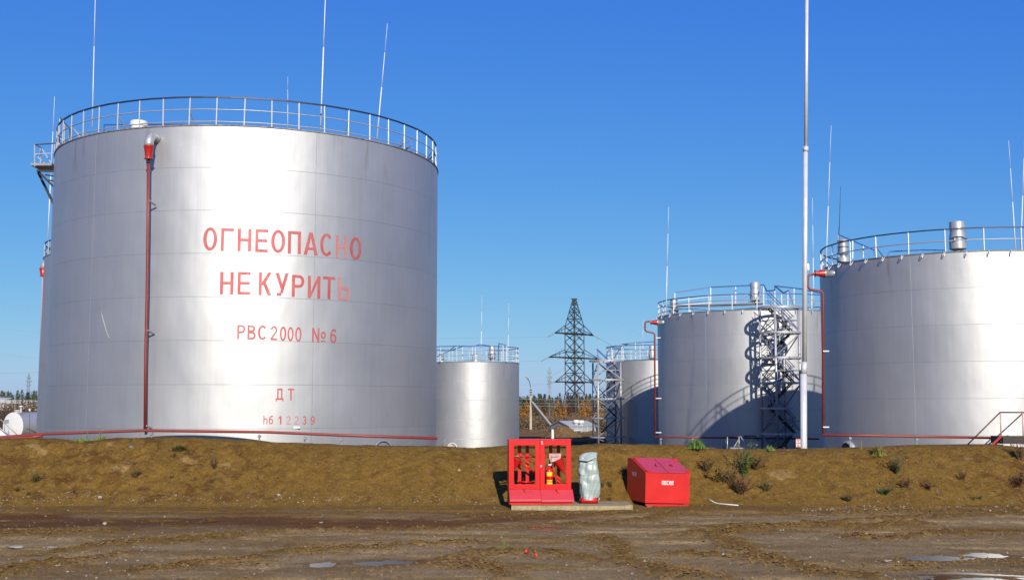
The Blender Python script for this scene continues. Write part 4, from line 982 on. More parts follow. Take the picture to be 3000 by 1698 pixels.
# ------------------------------------------------------------ covered wheeled extinguisher
def covered():
    c = onz(1727, 1474, .10); k = c.y / FPX
    root = thing('wheeled_extinguisher', 'wheeled extinguisher wrapped in a pale green plastic cover between cabinet and sand box', 'fire extinguisher', (c.x, c.y + .12, .10))
    prof = [(0.02, 1700, 1753), (.10, 1700, 1752), (.25, 1700, 1756), (.45, 1699, 1759), (.62, 1698, 1758), (.78, 1697, 1756), (.90, 1698, 1753), (1.0, 1699, 1752), (1.08, 1699, 1752), (1.13, 1704, 1752), (1.175, 1712, 1752), (1.20, 1724, 1749), (1.205, 1735, 1745)]
    n = 96; vs = []; rows = 90
    zz = [p[0] for p in prof]
    for j in range(rows + 1):
        z = .09 + (1.205 - .09) * j / rows
        x0 = np.interp(z, zz, [p[1] for p in prof]) - 1727; x1 = np.interp(z, zz, [p[2] for p in prof]) - 1727
        if z > 1.05: pass
        cxx = (x0 + x1) / 2 * k; a = (x1 - x0) / 2 * k; b = a * .78 * (1 if z < 1.05 else max(.25, 1 - (z - 1.05) * 4))
        for i in range(n):
            t = 2 * pi * i / n
            tri = lambda q: abs(((q / (2 * pi)) % 1) * 2 - 1) * 2 - 1
            fold = .012 * sin(3 * t + 3 * z + 2 * sin(2.2 * z)) + .008 * tri(7 * t + 5 * z + 1.5 * sin(3 * z)) + .006 * tri(2 * t + 26 * z + sin(3 * t)) * (1 if .45 < z < .98 else .5) + .004 * tri(13 * t - 17 * z)
            crease = -.022 * math.exp(-((z - (1.02 + .05 * cos(t - 1))) / .012)**2) - .012 * math.exp(-((z - (.72 + .08 * sin(t + .5))) / .015)**2)
            rr = 1 + (1.55 * fold + crease) / max(a, .05)
            vs.append((cxx + a * rr * cos(t), b * rr * sin(t), z + .01 * sin(4 * t) * (1 if j == 0 else .2)))
    vs.append(((1740 - 1727) * k, 0, 1.21))
    fs = [(j * n + i, j * n + (i + 1) % n, (j + 1) * n + (i + 1) % n, (j + 1) * n + i) for j in range(rows) for i in range(n)] + [(rows * n + i, rows * n + (i + 1) % n, len(vs) - 1) for i in range(n)]
    mb = MB(); mb.add(vs, fs, True); o = kid(mb, 'plastic_cover', M['tarp'], root)
    # loose flap at the neck
    f = MB(); 
    pts = [(-.23, -.16, 1.06), (-.05, -.22, 1.04), (.08, -.21, 1.09), (.16, -.17, 1.13)]
    for a, b in zip(pts[:-1], pts[1:]): f.add([a, b, (b[0], b[1] - .015, b[2] - .035), (a[0], a[1] - .015, a[2] - .035)], [(0, 1, 2, 3)])
    kid(f, 'cover_tie', M['tarp'], root)
    b = MB(); b.lathe([(0, -.19), (.055, -.19), (.065, -.175), (.065, .175), (.055, .19), (0, .19)], (-.01, -.10, .075), (1, 0, 0), 20); kid(b, 'cylinder_foot', M['red'], root)
    for s in (-1, 1):
        w = MB(); w.lathe([(.03, -.018), (.062, -.02), (.075, -.012), (.075, .012), (.062, .02), (.03, .018)], (-.01 + s * .21, -.04, .075), (1, 0, 0), 24); wo = kid(w, 'wheel', M['black'], root)
        r = MB(); r.lathe([(0, -.022), (.03, -.022), (.045, -.01), (.045, .01), (.03, .022), (0, .022)], (-.01 + s * .21, -.04, .075), (1, 0, 0), 16); kid(r, 'hub', M['steel'], wo)
    r = MB(); r.tube([(.20, -.12, .0), (.23, -.12, .12), (.21, -.05, .2)], .012, 6); kid(r, 'frame_leg', M['steel'], root)
covered()

def slab():
    a = onz(1498, 1494); b = onz(1858, 1494); y0 = a.y; mb = MB(); n = 60; random.seed(3)
    top = .10; vs = []
    for i in range(n + 1):
        x = a.x + (b.x - a.x) * i / n; e = (random.random() - .5) * .05
        yy = y0 + .03 + e * .5 + (.25 * max(0, (i - 50) / 10)**2)
        vs += [(x, yy - .02 + e * .3, -.10), (x, yy, .03 + e * .2), (x, yy + .02 + abs(e) * .3, top + e * .1), (x, y0 + .75, top + e * .1), (x, y0 + 1.4, top), (x, y0 + 1.4, -.1)]
    fs = [(i * 6 + k, (i + 1) * 6 + k, (i + 1) * 6 + k + 1, i * 6 + k + 1) for i in range(n) for k in range(5)] + [(0, 1, 2, 3, 4, 5), tuple(n * 6 + q for q in (5, 4, 3, 2, 1, 0))]
    mb.add(vs, fs); o = mb.build('concrete_slab', M['slab']); tag(o, 'rough concrete slab under the red cabinet and the wrapped extinguisher', 'concrete slab')
slab()

# ------------------------------------------------------------ rails and platform at the right
def right_steps():
    Y = 43.5; root = thing('platform_stair', 'dark steel platform with dark red stair rails at the right edge, by the right tank', 'stairs', at(2960, 1300, Y))
    def rail(name, pts, r, m, p=root):
        mb = MB(); P3 = [at(*q) for q in pts]
        for a, b in zip(P3[:-1], P3[1:]): mb.tube([a, b], r, 6)
        return mb.build(name, m, p)
    rail('handrail', [(2833, 1303, Y), (2930, 1207, Y), (3060, 1207, Y)], .026, M['redrail'])
    rail('handrail', [(2895, 1302, Y + .9), (2998, 1208, Y + .9)], .026, M['redrail'])
    rail('ground_rail', [(2648, 1308, Y), (2700, 1304, Y), (2833, 1302, Y), (2895, 1302, Y + .9)], .03, M['darksteel'])
    for x in (2931, 2996): rail('post', [(x, 1208, Y), (x + 2, 1280, Y)], .024, M['pinkpost'])
    st = MB(); a = at(2934, 1276, Y); b = at(2898, 1310, Y); 
    st.tube([a, b + (b - a) * .5], .05, 4); st.tube([a + Vector((.25, 0, 0)), b + (b - a) * .5 + Vector((.25, .9, 0))], .05, 4); st.build('stringer', M['redfoam'], root)
    tr = MB()
    for i in range(5):
        p = a.lerp(b, i / 3.0); tr.box(p + Vector((.25, .45, -.05)), (.28, .85, .04))
    tr.build('tread', M['darksteel'], root)
    pf = MB(); c0 = at(2936, 1277, Y); c1 = at(3080, 1277, Y)
    pf.box(((c0.x + c1.x) / 2, Y + .5, c0.z - .14), (c1.x - c0.x, 1.1, .28)); pf.build('platform', M['darksteel'], root)
    for x in (2965, 3050):
        lg = MB(); q = at(x, 1300, Y); lg.tube([q, Vector((q.x, q.y, YARD))], .06, 6); lg.build('leg', M['pinkpost'], root)
right_steps()
def mid_rails():
    Y = 62; root = thing('crossover_stair', 'low grey crossover stair with rails at the foot of the middle tank', 'stairs', at(2150, 1310, Y))
    for pts, m in (([(2118, 1320), (2130, 1278), (2212, 1276), (2222, 1290)], M['rail_dark']),):
        mb = MB(); P3 = [at(x, y, Y) for x, y in pts]
        for a, b in zip(P3[:-1], P3[1:]): mb.tube([a, b], .03, 5)
        mb.build('handrail', m, root)
    for a, b in (((2131, 1278), (2131, 1325)), ((2165, 1278), (2165, 1325)), ((2168, 1276), (2205, 1325)), ((2166, 1284), (2140, 1325))):
        mb = MB(); mb.tube([at(*a, Y), at(*b, Y)], .032, 5); mb.build('post', M['silver'], root)
    mb = MB(); a, b = at(2140, 1312, Y), at(2195, 1312, Y); mb.box((a + b) / 2 + Vector((0, .4, 0)), (b.x - a.x, .8, .06)); mb.build('deck', M['grey_steel'], root)
mid_rails()

# ------------------------------------------------------------ far left yard
def far_left():
    # horizontal tank, end cap towards us, body running back to the right
    Y = 115.0; k = Y / FPX; r = 41 * k
    c = at(38, 1248, Y); root = thing('horizontal_tank', 'white horizontal cylinder tank lying at the far left beyond the pipes', 'storage tank', (c.x, Y, YARD))
    ax = Vector((.42, .90, 0)).normalized()
    mb = MB(); mb.lathe([(r, 0), (r, .02), (r, 9)], c, ax, 40); mb.build('shell', M['silver'], root)
    mb = MB(); mb.lathe([(0, -.10), (r * .6, -.06), (r, .01)], c, ax, 40); mb.build('end_cap', M['white'], root)
    mb = MB(); q = c + Vector((.15, .5, r)); mb.lathe([(.28, -.1), (.28, .12), (.33, .12), (.33, .18), (0, .2)], q, n=16); mb.lathe([(.1, 0), (.1, .5), (.17, .5), (.17, .62), (0, .64)], q + Vector((.32, .1, 0)), n=12); mb.build('manway', M['white'], root)
    for d in (1.2, 7.5):
        s = MB(); q = c + ax * d; s.box((q.x, q.y, (YARD + q.z - r * .6) / 2 + .0), (1.6, .3, max(.2, q.z - r * .6 - YARD)), atan2(ax.y, ax.x) - pi / 2); s.build('saddle', M['concrete'], root)
    # small stair
    Y = 78.0; root = thing('metal_stair', 'pale metal stair with handrails at the far left edge', 'stairs', at(15, 1290, Y))
    def rl(n, pts, m, r=.035):
        mb = MB(); P3 = [at(x, y, Y) for x, y in pts]
        for a, b in zip(P3[:-1], P3[1:]): mb.tube([a, b], r, 5)
        mb.build(n, m, root)
    rl('handrail', [(-40, 1228), (3, 1229), (52, 1274)], M['silver']); rl('handrail', [(-20, 1240), (30, 1275)], M['silver']); rl('post', [(13, 1238), (13, 1262)], M['silver'], .025); rl('post', [(25, 1249), (25, 1272)], M['silver'], .025)
    mb = MB(); a, b = at(-30, 1235, Y + .3), at(20, 1282, Y + .3); mb.tube([a, b], .22, 4); mb.build('stringer', M['white'], root)
    mb = MB(); a = at(19, 1234, Y); mb.box(a, (.30, .03, .26)); mb.build('small_box', M['grey_steel'], root)
    # dark shed / board fence
    Y = 128.0; a = at(-140, 1202, Y); b = at(90, 1204, Y + 5); mb = MB(); n = 46
    for i in range(n):
        p = a.lerp(b, i / n); mb.box((p.x, p.y + (i % 2) * .03, (YARD + p.z) / 2), ((b.x - a.x) / n * .96, .08, p.z - YARD + (i * 7 % 3) * .05), .12)
    o = mb.build('board_fence', M['shed']); tag(o, 'dark brown board fence behind the horizontal tank at the far left', 'fence')
    # pale long wall
    Y = 235.0; mb = MB(); a = at(-260, 1168, Y); b = at(116, 1172, Y + 12); n = 22
    for i in range(n):
        p = a.lerp(b, (i + .5) / n); mb.box((p.x, p.y, (YARD + p.z) / 2), ((b.x - a.x) / n * .985, .25, p.z - YARD), .05)
    o = mb.build('panel_wall', M['farwall']); tag(o, 'long pale panel wall above the red bushes at the far left', 'wall')
    mb = MB(); a = at(-60, 1163, 300); b = at(14, 1166, 300)
    mb.box(((a.x + b.x) / 2, 305, (a.z + YARD) / 2), (b.x - a.x, 8, a.z - YARD - 1)); mb.add([(a.x, 300.9, a.z - .5), (b.x, 300.9, b.z - .5), (b.x, 305, b.z + .2), (a.x, 305, a.z + .2)], [(0, 1, 2, 3)]); o = mb.build('long_shed', M['farwall']); tag(o, 'low grey roofed shed on the horizon at the far left', 'building')
    # street lamp head on thin arm
    Y = 112.0; root = thing('street_lamp', 'small tilted lamp on a thin arm above the horizontal tank', 'street lamp', at(97, 1290, Y))
    mb = MB(); mb.tube(rounded([at(88, 1290, Y), at(86, 1208, Y), at(86, 1206, Y)], .1), .03, 5); mb.tube([at(60, 1213, Y), at(86, 1206, Y)], .03, 5); mb.build('pole', M['wood'], root)
    mb = MB(); mb.tube([at(86, 1197, Y), at(88, 1204, Y)], .09, 8); mb.build('lamp_head', M['white'], root)
far_left()

# ------------------------------------------------------------ lattice pylons
def pylon(px, pbase, Y, s, m, label, detail=True, z0=None):
    c = at(px, pbase, Y); z0 = c.z if z0 is None else z0; root = thing('power_pylon', label, 'power pylon', (c.x, Y, z0), 'lattice power pylons')
    rot = Matrix.Rotation(radians(45), 3, 'Z')
    def P(x, y, z): return rot @ Vector((x * s, y * s, 0)) + Vector((c.x, Y, z0 + z * s))
    lv = [(0, 2.0), (5.6, 1.2), (17.5, 1.2), (22.4, .2)] if detail else [(0, 1.1), (5.6, .8), (17.5, .7), (22.4, .2)]
    def hw(z):
        for (za, wa), (zb, wb) in zip(lv[:-1], lv[1:]):
            if z <= zb: return wa + (wb - wa) * (z - za) / (zb - za)
        return .2
    th = .105 if detail else .10
    for sx, sy in ((1, 1), (1, -1), (-1, 1), (-1, -1)):
        mb = MB(); pts = [P(sx * w, sy * w, z) for z, w in lv]; mb.tube(pts, th * s, 4); mb.build('corner_leg', m, root)
    zs = [0, 2.8, 5.6, 7.4, 9.2, 11.0, 12.9, 14.8, 16.2, 17.5, 18.9, 20.1, 21.1, 21.8, 22.4] if detail else [0, 5.6, 9, 12, 15, 17.5, 20, 22.4]
    mb = MB(); cn = [(1, 1), (1, -1), (-1, -1), (-1, 1)]
    for za, zb in zip(zs[:-1], zs[1:]):
        a, b = hw(za), hw(zb)
        for i in range(4):
            p, q = cn[i], cn[(i + 1) % 4]
            mb.tube([P(p[0] * a, p[1] * a, za), P(q[0] * b, q[1] * b, zb)], th * .55 * s, 4); mb.tube([P(q[0] * a, q[1] * a, za), P(p[0] * b, p[1] * b, zb)], th * .55 * s, 4)
            if za > 2 and detail and int(za * 10) % 3 != 1: mb.tube([P(p[0] * a, p[1] * a, za), P(q[0] * a, q[1] * a, za)], th * .6 * s, 4)
    mb.box((c.x, Y, z0 + 22.5 * s), (1.1 * s, .5 * s, .16 * s))
    mb.build('lattice_body', m, root)
    tips = []
    for z, L in (((16.2, 5.1), (11.9, 6.6), (7.6, 5.1)) if detail else ((19.2, 1.6), (16.4, 2.4), (13.6, 1.6))):
        for sx in (-1, 1):
            ar = MB()
            for sy in (-1, 1):
                ar.tube([P(sx * 0, sy * 1.2, z), P(sx * (L - .2), 0, z)], th * 1.3 * s, 4)
                ar.tube([P(sx * 1.2, sy * 1.2, z + 1.5), P(sx * (L - .1), 0, z + .05)], th * .6 * s, 4)
            for t in (.35, .6, .8):
                ar.tube([P(sx * L * t, 1.2 * (1 - t), z), P(sx * L * t, -1.2 * (1 - t), z)], th * .5 * s, 4)
                if L > 5: ar.tube([P(sx * (1.2 + (L - 1.2) * t), 1.2 * (1 - t), z), P(sx * (1.2 + (L - 1.2) * t), 1.2 * (1 - t), z + 1.5 * (1 - t))], th * .5 * s, 4)
            ar.tube([P(sx * (L - .9), 0, z - .06), P(sx * (L + .1), 0, z - .06)], th * 1.3 * s, 4)
            ar.build('crossarm', m, root); tips.append(P(sx * L, 0, z))
    return root, tips, P
# arms run so that the right tip is nearer to us
ppy, tips, PP = pylon(1684.5, 1244, 207.0, 1.0, M['pylon'], 'tall dark lattice power pylon between the small tank and the stair tower', z0=YARD)
def wire(pts_px, label, r=.018, m=None, sag=0.0):
    P3 = [Vector(p) if len(p) == 3 and not isinstance(p, tuple) else at(*p) for p in pts_px]
    mb = MB()
    for a, b in zip(P3[:-1], P3[1:]):
        L = (b - a).length; n = 14
        mb.tube([a.lerp(b, i / n) - Vector((0, 0, sag * 4 * (i / n) * (1 - i / n))) for i in range(n + 1)], r, 4, sm=False)
    o = mb.build('power_line', m or M['wire']); tag(o, label, 'power line', 'overhead power lines'); return o
def insul(a, b, parent):
    mb = MB(); d = (b - a); n = 9
    for i in range(n): mb.lathe([(.02, -.05), (.15, -.02), (.15, .02), (.02, .05)], a + d * ((i + .5) / n), d, 10)
    mb.tube([a, b], .03, 5); mb.build('insulator_string', M['glass_ins'], parent)
for i, (x, y, x2, y2, lab) in enumerate(((1625, 983, 1604, 987, 'topmost'), (1607, 1054, 1586, 1057, 'middle'), (1625, 1122, 1603, 1125, 'lowest'))):
    tip = tips[i * 2]; Y = tip.y
    e = at(x2, y2, Y); insul(tip, e, ppy)
    wire([e, (1277, y2 + 5, Y + 6), (-200, y2 + 40, Y + 60)] if i else [e, (1277, 991, Y + 6), (700, 1010, Y + 30)], 'wire leaving the dark pylon to the left from its %s crossarm' % lab, .022)
    # jumper loop
    mb = MB(); a, b = e, at((1660, 1655, 1660)[i], (1012, 1076, 1147)[i], Y - 1)
    mb.tube([a.lerp(b, t / 14) - Vector((0, 0, 1.7 * sin(pi * (t / 14)**.8))) for t in range(15)], .022, 4); mb.build('jumper_cable', M['wire'], ppy)
t = tips[1]; insul(t, at(1757, 992, t.y), ppy); wire([at(1757, 992, t.y), (1795, 1013, 215)], 'wire leaving the dark pylon to the right from its top crossarm', .022)
insul(tips[3] * 1, tips[3] + Vector((1.2, 2, -.6)), ppy)
wire([(1684, 872, 207), (1277, 870, 215), (500, 868, 260)], 'earth wire running left from the tip of the dark pylon', .014)
wire([(1690, 874, 207), (1760, 912, 206), (1880, 985, 204)], 'earth wire dropping right from the tip of the dark pylon', .014)
for i, (y0, y1) in enumerate(((769, 786), (885, 900), (893, 912), (960, 974), (973, 989), (1034, 1048), (1040, 1052))):
    wire([(-150, y0 - 16, 180), (118, y1, 186), (300, y1 + 20, 192)], '%s of the slanting wires left of the tanks, counted from the top' % ('first', 'second', 'third', 'fourth', 'fifth', 'sixth', 'seventh')[i], .018)
for i, y in enumerate((1092, 1107, 1114, 1122, 1130)):
    wire([(-150, y - 5, 420), (125, y + 6, 430)], '%s of the faint low wires by the far left pylon, from the top' % ('first', 'second', 'third', 'fourth', 'fifth')[i], .03)
for i, (y0, y1, Y) in enumerate(((1168, 1171, 160), (1180, 1182, 158), (1188, 1190, 157))):
    wire([(1490, y0, Y), (1740, y1, Y), (1900, y1 + 2, Y)], '%s wire crossing in front of the forest behind the lamp post' % ('upper', 'middle', 'lower')[i], .02)
pylon(1610, 1180, 640.0, .86, M['farpylon'], 'faint grey lattice pylon far off left of the dark one', False)
pylon(81, 1182, 520.0, .60, M['farpylon'], 'faint grey lattice pylon on the horizon at the far left', False)

# ------------------------------------------------------------ concrete lamp post
def lamp_post():
    Y = 153.0; a = at(1555, 1262, Y); a.z = YARD
    root = thing('lamp_post', 'concrete lamp post with a slanting concrete brace, left of the dark pylon', 'lamp post', a)
    mb = MB(); t = at(1555, 1135, Y); mb.tube([a, t], .22, 4, r2=.13, sm=False); mb.build('pole', M['concrete'], root)
    mb = MB(); mb.tube(rounded([at(1555, 1178, Y), at(1554, 1128, Y), at(1550, 1115, Y), at(1545, 1106, Y)], 1.0), .055, 8); mb.build('lamp_arm', M['rail_blue'], root)
    mb = MB(); mb.tube([at(1540, 1101, Y), at(1543, 1103, Y), at(1548, 1112, Y)], .16, 8, r2=.10); mb.build('lamp_head', M['silver'], root)
    mb = MB(); mb.tube([at(1559, 1178, Y), at(1620, 1254, Y - 9)], .20, 4, sm=False); mb.build('brace', M['concrete'], root)
    mb = MB(); 
    for y in (1141, 1148, 1155): mb.tube([at(1551, y, Y - .2), at(1559, y, Y - .2)], .05, 5)
    mb.build('bracket', M['darksteel'], root)
lamp_post()
o = MB(); a, b = at(1619, 1257, 84), at(1619, 1300, 84); b.z = YARD; o.tube([b, a], .10, 14, r2=.095); tag(o.build('vent_post', M['white']), 'short white round post rising behind the red cabinet', 'post')

# ------------------------------------------------------------ yard earthworks, silver building
def mound(name, cx, cy, rx, ry, h, label, m, seed=1, cat='soil heap'):
    n, k = 40, 26; u = np.linspace(-1.3, 1.3, n * 2); X, Y = np.meshgrid(u, u); q = np.hypot(X, Y)
    Z = h * np.clip(1 - q**1.3, -.3, 1) * (0.5 + 1.0 * fbm(X * 2.8, Y * 2.8, 4, seed)) + h * .4 * (fbm(X * 6, Y * 6, 3, seed + 4) - .5)
    o = gridmesh(name, X * rx + cx, Y * ry + cy, Z + YARD - .02, {}, m); tag(o, label, cat); return o
p = at(1646, 1280, 126); mound('soil_heap', p.x, 126, 2.3, 2.5, 1.15, 'brown soil heap in front of the low silver building', M['soilpile'], 5)
p = at(1575, 1280, 118); mound('soil_heap', p.x, 140, 5.5, 6, .55, 'long low brown soil heap beneath the lamp post', M['soilpile'], 9)
p = at(1750, 1280, 118); mound('soil_heap', p.x, 138, 3.5, 5, .6, 'low brown soil heap behind the left stair tower', M['soilpile'], 12)
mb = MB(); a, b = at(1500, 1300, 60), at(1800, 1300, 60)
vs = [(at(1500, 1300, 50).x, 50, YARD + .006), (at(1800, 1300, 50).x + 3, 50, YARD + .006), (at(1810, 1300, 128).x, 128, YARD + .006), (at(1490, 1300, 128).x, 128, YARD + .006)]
mb.add(vs, [(0, 1, 2, 3)]); tag(mb.build('yard_shade_sheet', M['yardshade']), None, None, kind='structure')  # flat sheet that paints the dark shade between the tanks

def silver_house():
    Y = 135.0; root = thing('low_building', 'low silver clad building with shallow gable roof beyond the soil heap', 'building', at(1690, 1275, Y))
    a = at(1665, 1252, Y); b = at(1730, 1252, Y); g = Vector((.0, 0, 0))
    w = b.x - a.x; 
    ax = Vector((.9, .45, 0)).normalized(); ay = Vector((-.45, .9, 0)).normalized(); o0 = Vector((at(1668, 1270, Y).x, Y, YARD)); L, D, H, R = 3.6, 4.5, 1.05, 1.55
    def Q(x, y, z): return o0 + ax * x + ay * y + Vector((0, 0, z))
    mb = MB(); mb.add([Q(0, 0, 0), Q(L, 0, 0), Q(L, D, 0), Q(0, D, 0), Q(0, 0, H), Q(L, 0, H), Q(L, D, H), Q(0, D, H), Q(0, D / 2, R), Q(L, D / 2, R)], [(0, 1, 5, 4), (1, 2, 6, 9, 5), (2, 3, 7, 6), (3, 0, 4, 8, 7)]); wl = mb.build('wall', M['silver'], root)
    mb = MB(); e = .12; mb.add([Q(-e, -e, H - .02), Q(L + e, -e, H - .02), Q(L + e, D / 2, R + .05), Q(-e, D / 2, R + .05), Q(-e, D + e, H - .02), Q(L + e, D + e, H - .02)], [(0, 1, 2, 3), (3, 2, 5, 4)]); rf = mb.build('roof', M['farwall'], root); sm = rf.modifiers.new('t', 'SOLIDIFY'); sm.thickness = .06
    for i in range(5):
        mb = MB(); mb.tube([Q(.3 + i * .7, -.03, 0), Q(.3 + i * .7, -.03, H)], .04, 4); mb.build('panel_rib', M['silver'], root)
    mb = MB(); mb.tube([Q(.4, -.25, .0), Q(.4, -.25, .5), Q(1.4, -.3, .55), Q(1.4, -.3, 0)], .05, 6); mb.build('pipe_loop', M['white'], root)
    for px, y in ((1688, 1242), (1703, 1243)):
        mb = MB(); p = at(px, y, Y + 1.2); mb.lathe([(.14, -.6), (.14, .0), (.27, .05), (.27, .12), (.14, .12), (.14, .2), (.34, .22), (.34, .55), (.30, .60), (0, .62)], p - Vector((0, 0, .1)), n=18); mb.build('roof_ventilator', M['white'], root)
    # second smaller gable left of the heap
    root = thing('low_building', 'small pale gabled shed roof poking above the soil heap', 'building', at(1640, 1275, 140.0))
    c = at(1640, 1250, 140); mb = MB(); mb.box((c.x, 141, (YARD + c.z - .35) / 2), (1.9, 2.5, c.z - .35 - YARD)); mb.build('wall', M['steel'], root)
    mb = MB(); mb.add([(c.x - 1.0, 139.6, c.z - .35), (c.x + 1.0, 139.6, c.z - .35), (c.x + 1.0, 141, c.z + .2), (c.x - 1.0, 141, c.z + .2), (c.x - 1.0, 142.4, c.z - .35), (c.x + 1.0, 142.4, c.z - .35)], [(0, 1, 2, 3), (3, 2, 5, 4)]); r_ = mb.build('roof', M['white'], root); sm = r_.modifiers.new('t', 'SOLIDIFY'); sm.thickness = .06
    # low concrete kerb wall
    mb = MB(); a = at(1490, 1258, 156); b = at(1610, 1258, 156)
    n = 8
    for i in range(n): mb.box((a.x + (b.x - a.x) * (i + .5) / n, 156, (YARD + a.z) / 2), ((b.x - a.x) / n * .97, .2, a.z - YARD))
    tag(mb.build('concrete_fence', M['concrete']), 'low pale concrete fence at the forest edge by the lamp post', 'fence')
silver_house()

# ------------------------------------------------------------ trees
def leafcloud(mb, c, n, fn, size, mi=0):
    for _ in range(n):
        p = fn(); s = size * random.uniform(.6, 1.4)
        a = Vector((random.uniform(-1, 1), random.uniform(-1, 1), random.uniform(-1, .6))).normalized() * s; b = Vector((random.uniform(-1, 1), random.uniform(-1, 1), random.uniform(-.6, .6))).normalized() * s
        mb.add([c + p, c + p + a, c + p + b], [(0, 1, 2)], mi=mi)
def conf(mb, c, h, r, n, size, mi=0, low=.1, ragged=.35):
    tiers = max(5, int(h * 1.6))
    def fn():
        t = random.random()**.75; k = (int(t * tiers) + .2 + .8 * ((t * tiers) % 1)) / tiers
        saw = 1 - .35 * ((t * tiers) % 1)
        rr = r * (1 - t)**.8 * saw * random.uniform(.35, 1 + ragged * .3) + .05; a = random.uniform(0, 2 * pi)
        return Vector((rr * cos(a), rr * sin(a), h * (low + (1 - low) * t) - rr * .15))
    leafcloud(mb, c, n, fn, size, mi)
def tree(kind, px, Y, h, r, label, group, mats):
    c = at(px, 1200, Y); c.z = YARD; root = thing(kind, label, 'tree', c, group)
    t = MB(); t.tube([c, c + Vector((random.uniform(-.1, .1), 0, h * .5)), c + Vector((random.uniform(-.15, .15), 0, h * .93))], .09 * h / 5, 6, r2=.02)
    for i in range(14):
        z = h * (.15 + .06 * i * .9); a = random.uniform(0, 2 * pi); rr = r * (1 - z / h) * .9
        t.tube([c + Vector((0, 0, z)), c + Vector((rr * cos(a), rr * sin(a), z + .25 * rr))], .02, 4)
    t.build('trunk', M['birch'] if kind == 'birch_tree' else M['trunk'], root)
    cr = MB()
    if kind == 'birch_tree':
        for i in range(60):
            z = h * random.uniform(.35, .95); a = random.uniform(0, 2 * pi); rr = r * random.uniform(.4, 1) * (1.15 - z / h); b = c + Vector((0, 0, z)); cr.tube([b, b + Vector((rr * cos(a) * .6, rr * sin(a) * .6, rr * .8)), b + Vector((rr * cos(a), rr * sin(a), rr * 1.0 + .2))], .018, 3)
        leafcloud(cr, c, 160, lambda: Vector((random.gauss(0, r * .4), random.gauss(0, r * .4), h * random.uniform(.35, 1))), .10)
    else:
        conf(cr, c, h, r, 900, .17)
    cr.build('crown', mats, root)
random.seed(21)
LAR = [(1543, 168, 3.9, 1.3, 'golden larch just left of the lamp post'), (1524, 176, 3.1, 1.0, 'short golden larch half hidden by the small tank'), (1634, 172, 4.2, 1.25, 'golden larch left of the pylon legs'), (1652, 180, 3.6, 1.0, 'golden larch seen through the left pylon leg'), (1706, 174, 4.1, 1.3, 'golden larch right of the pylon legs'), (1722, 184, 4.6, 1.1, 'golden larch beside the left stair tower'), (1752, 180, 4.4, 1.2, 'golden larch seen through the left stair tower')]
for px, Y, h, r, lab in LAR: tree('larch_tree', px, Y, h, r, lab, 'golden larches at the forest edge', M['larch'])
for px, Y, h, lab in ((1590, 186, 4.4, 'rusty brown larch between the lamp post and the golden larches'), (1668, 190, 4.0, 'rusty brown larch behind the pylon legs'), (1571, 190, 3.6, 'rusty brown larch right behind the lamp post')): tree('larch_tree', px, Y, h, .9, lab, 'rusty larches at the forest edge', M['rusty_leaf'])
for px, Y, h, lab in ((1608, 178, 4.6, 'thin bare birch with pale stem left of the pylon'), (1580, 172, 3.4, 'short bare birch in front of the forest by the brace'), (1740, 186, 4.8, 'bare birch behind the left stair tower'), (1695, 200, 6.2, 'bare birch rising behind the pylon body')): tree('birch_tree', px, Y, h, 1.1, lab, 'bare birches at the forest edge', M['twig'])
def woodland():
    mb = MB(); random.seed(5)
    for Y, step, hmin, hmax in ((205, 1.1, 2.6, 4.6), (235, 1.2, 3.6, 5.2), (275, .9, 4.2, 6.0), (320, .9, 5.2, 6.8), (360, .9, 6.0, 7.6)):
        x = -Y * .52
        while x < Y * .5:
            px = 1500 + FPX * x / Y
            inview = 1500 < px < 1850 or -60 < px < 150
            vis = inview
            x += step * random.uniform(.6, 1.4) * (1 if vis else 2.6) * (.55 if -60 < px < 150 else 1)
            if -100 < px < 200 and Y < 300: continue
            h = random.uniform(hmin, hmax) * (1 if px > 1500 else 1.12); yy = Y + random.uniform(-9, 9)
            c = Vector((x, yy, YARD)); r = h * random.uniform(.16, .24)
            q = random.random()
            if q < .5: conf(mb, c, h, r * 1.35, 420 if vis else 60, .30 if vis else .45, mi=0 if q < .36 else 1, low=.02)
            elif q < .9:
                leafcloud(mb, c, 300 if vis else 40, lambda: Vector((random.gauss(0, r * .8), random.gauss(0, r * .8), h * random.uniform(.05, .94))), .24, mi=2 if q < .75 else 0)
            else: conf(mb, c, h * .8, r, 160 if vis else 40, .24, mi=3)
            mb.tube([c, c + Vector((0, 0, h * .9))], .06, 4, mi=4)
    # undergrowth
    for i in range(15000):
        px = random.choice((random.uniform(1490, 1900), random.uniform(1490, 1900), random.uniform(-150, 150))); Y = random.uniform(188, 215) if px > 1000 else random.uniform(240, 300)
        c = Vector(((px - 1500) / FPX * Y, Y, YARD)); s = random.uniform(.15, .35); z = random.uniform(0, 1.9)**1.1
        mb.add([c + Vector((0, 0, z)), c + Vector((s, random.uniform(-.2, .2), z + random.uniform(-.2, .3))), c + Vector((random.uniform(-.2, .2), 0, z + s))], [(0, 1, 2)], mi=random.choice((2, 3, 2, 1)))
    for i in range(9000):
        px = random.uniform(1480, 1800); Y = random.uniform(162, 192); c = Vector(((px - 1500) / FPX * Y, Y, YARD)); s = random.uniform(.12, .3); z = random.uniform(0, 1.5)**1.3
        mb.add([c + Vector((0, 0, z)), c + Vector((s, random.uniform(-.2, .2), z + random.uniform(-.2, .3))), c + Vector((random.uniform(-.2, .2), 0, z + s))], [(0, 1, 2)], mi=random.choice((2, 3, 2, 2, 1)))
    o = mb.build('woodland', [M['conifer'], M['conifer2'], M['twig'], M['rusty_leaf'], M['trunk']])
    tag(o, 'dense mixed autumn forest along the horizon behind the tanks', 'forest', kind='stuff')
woodland()
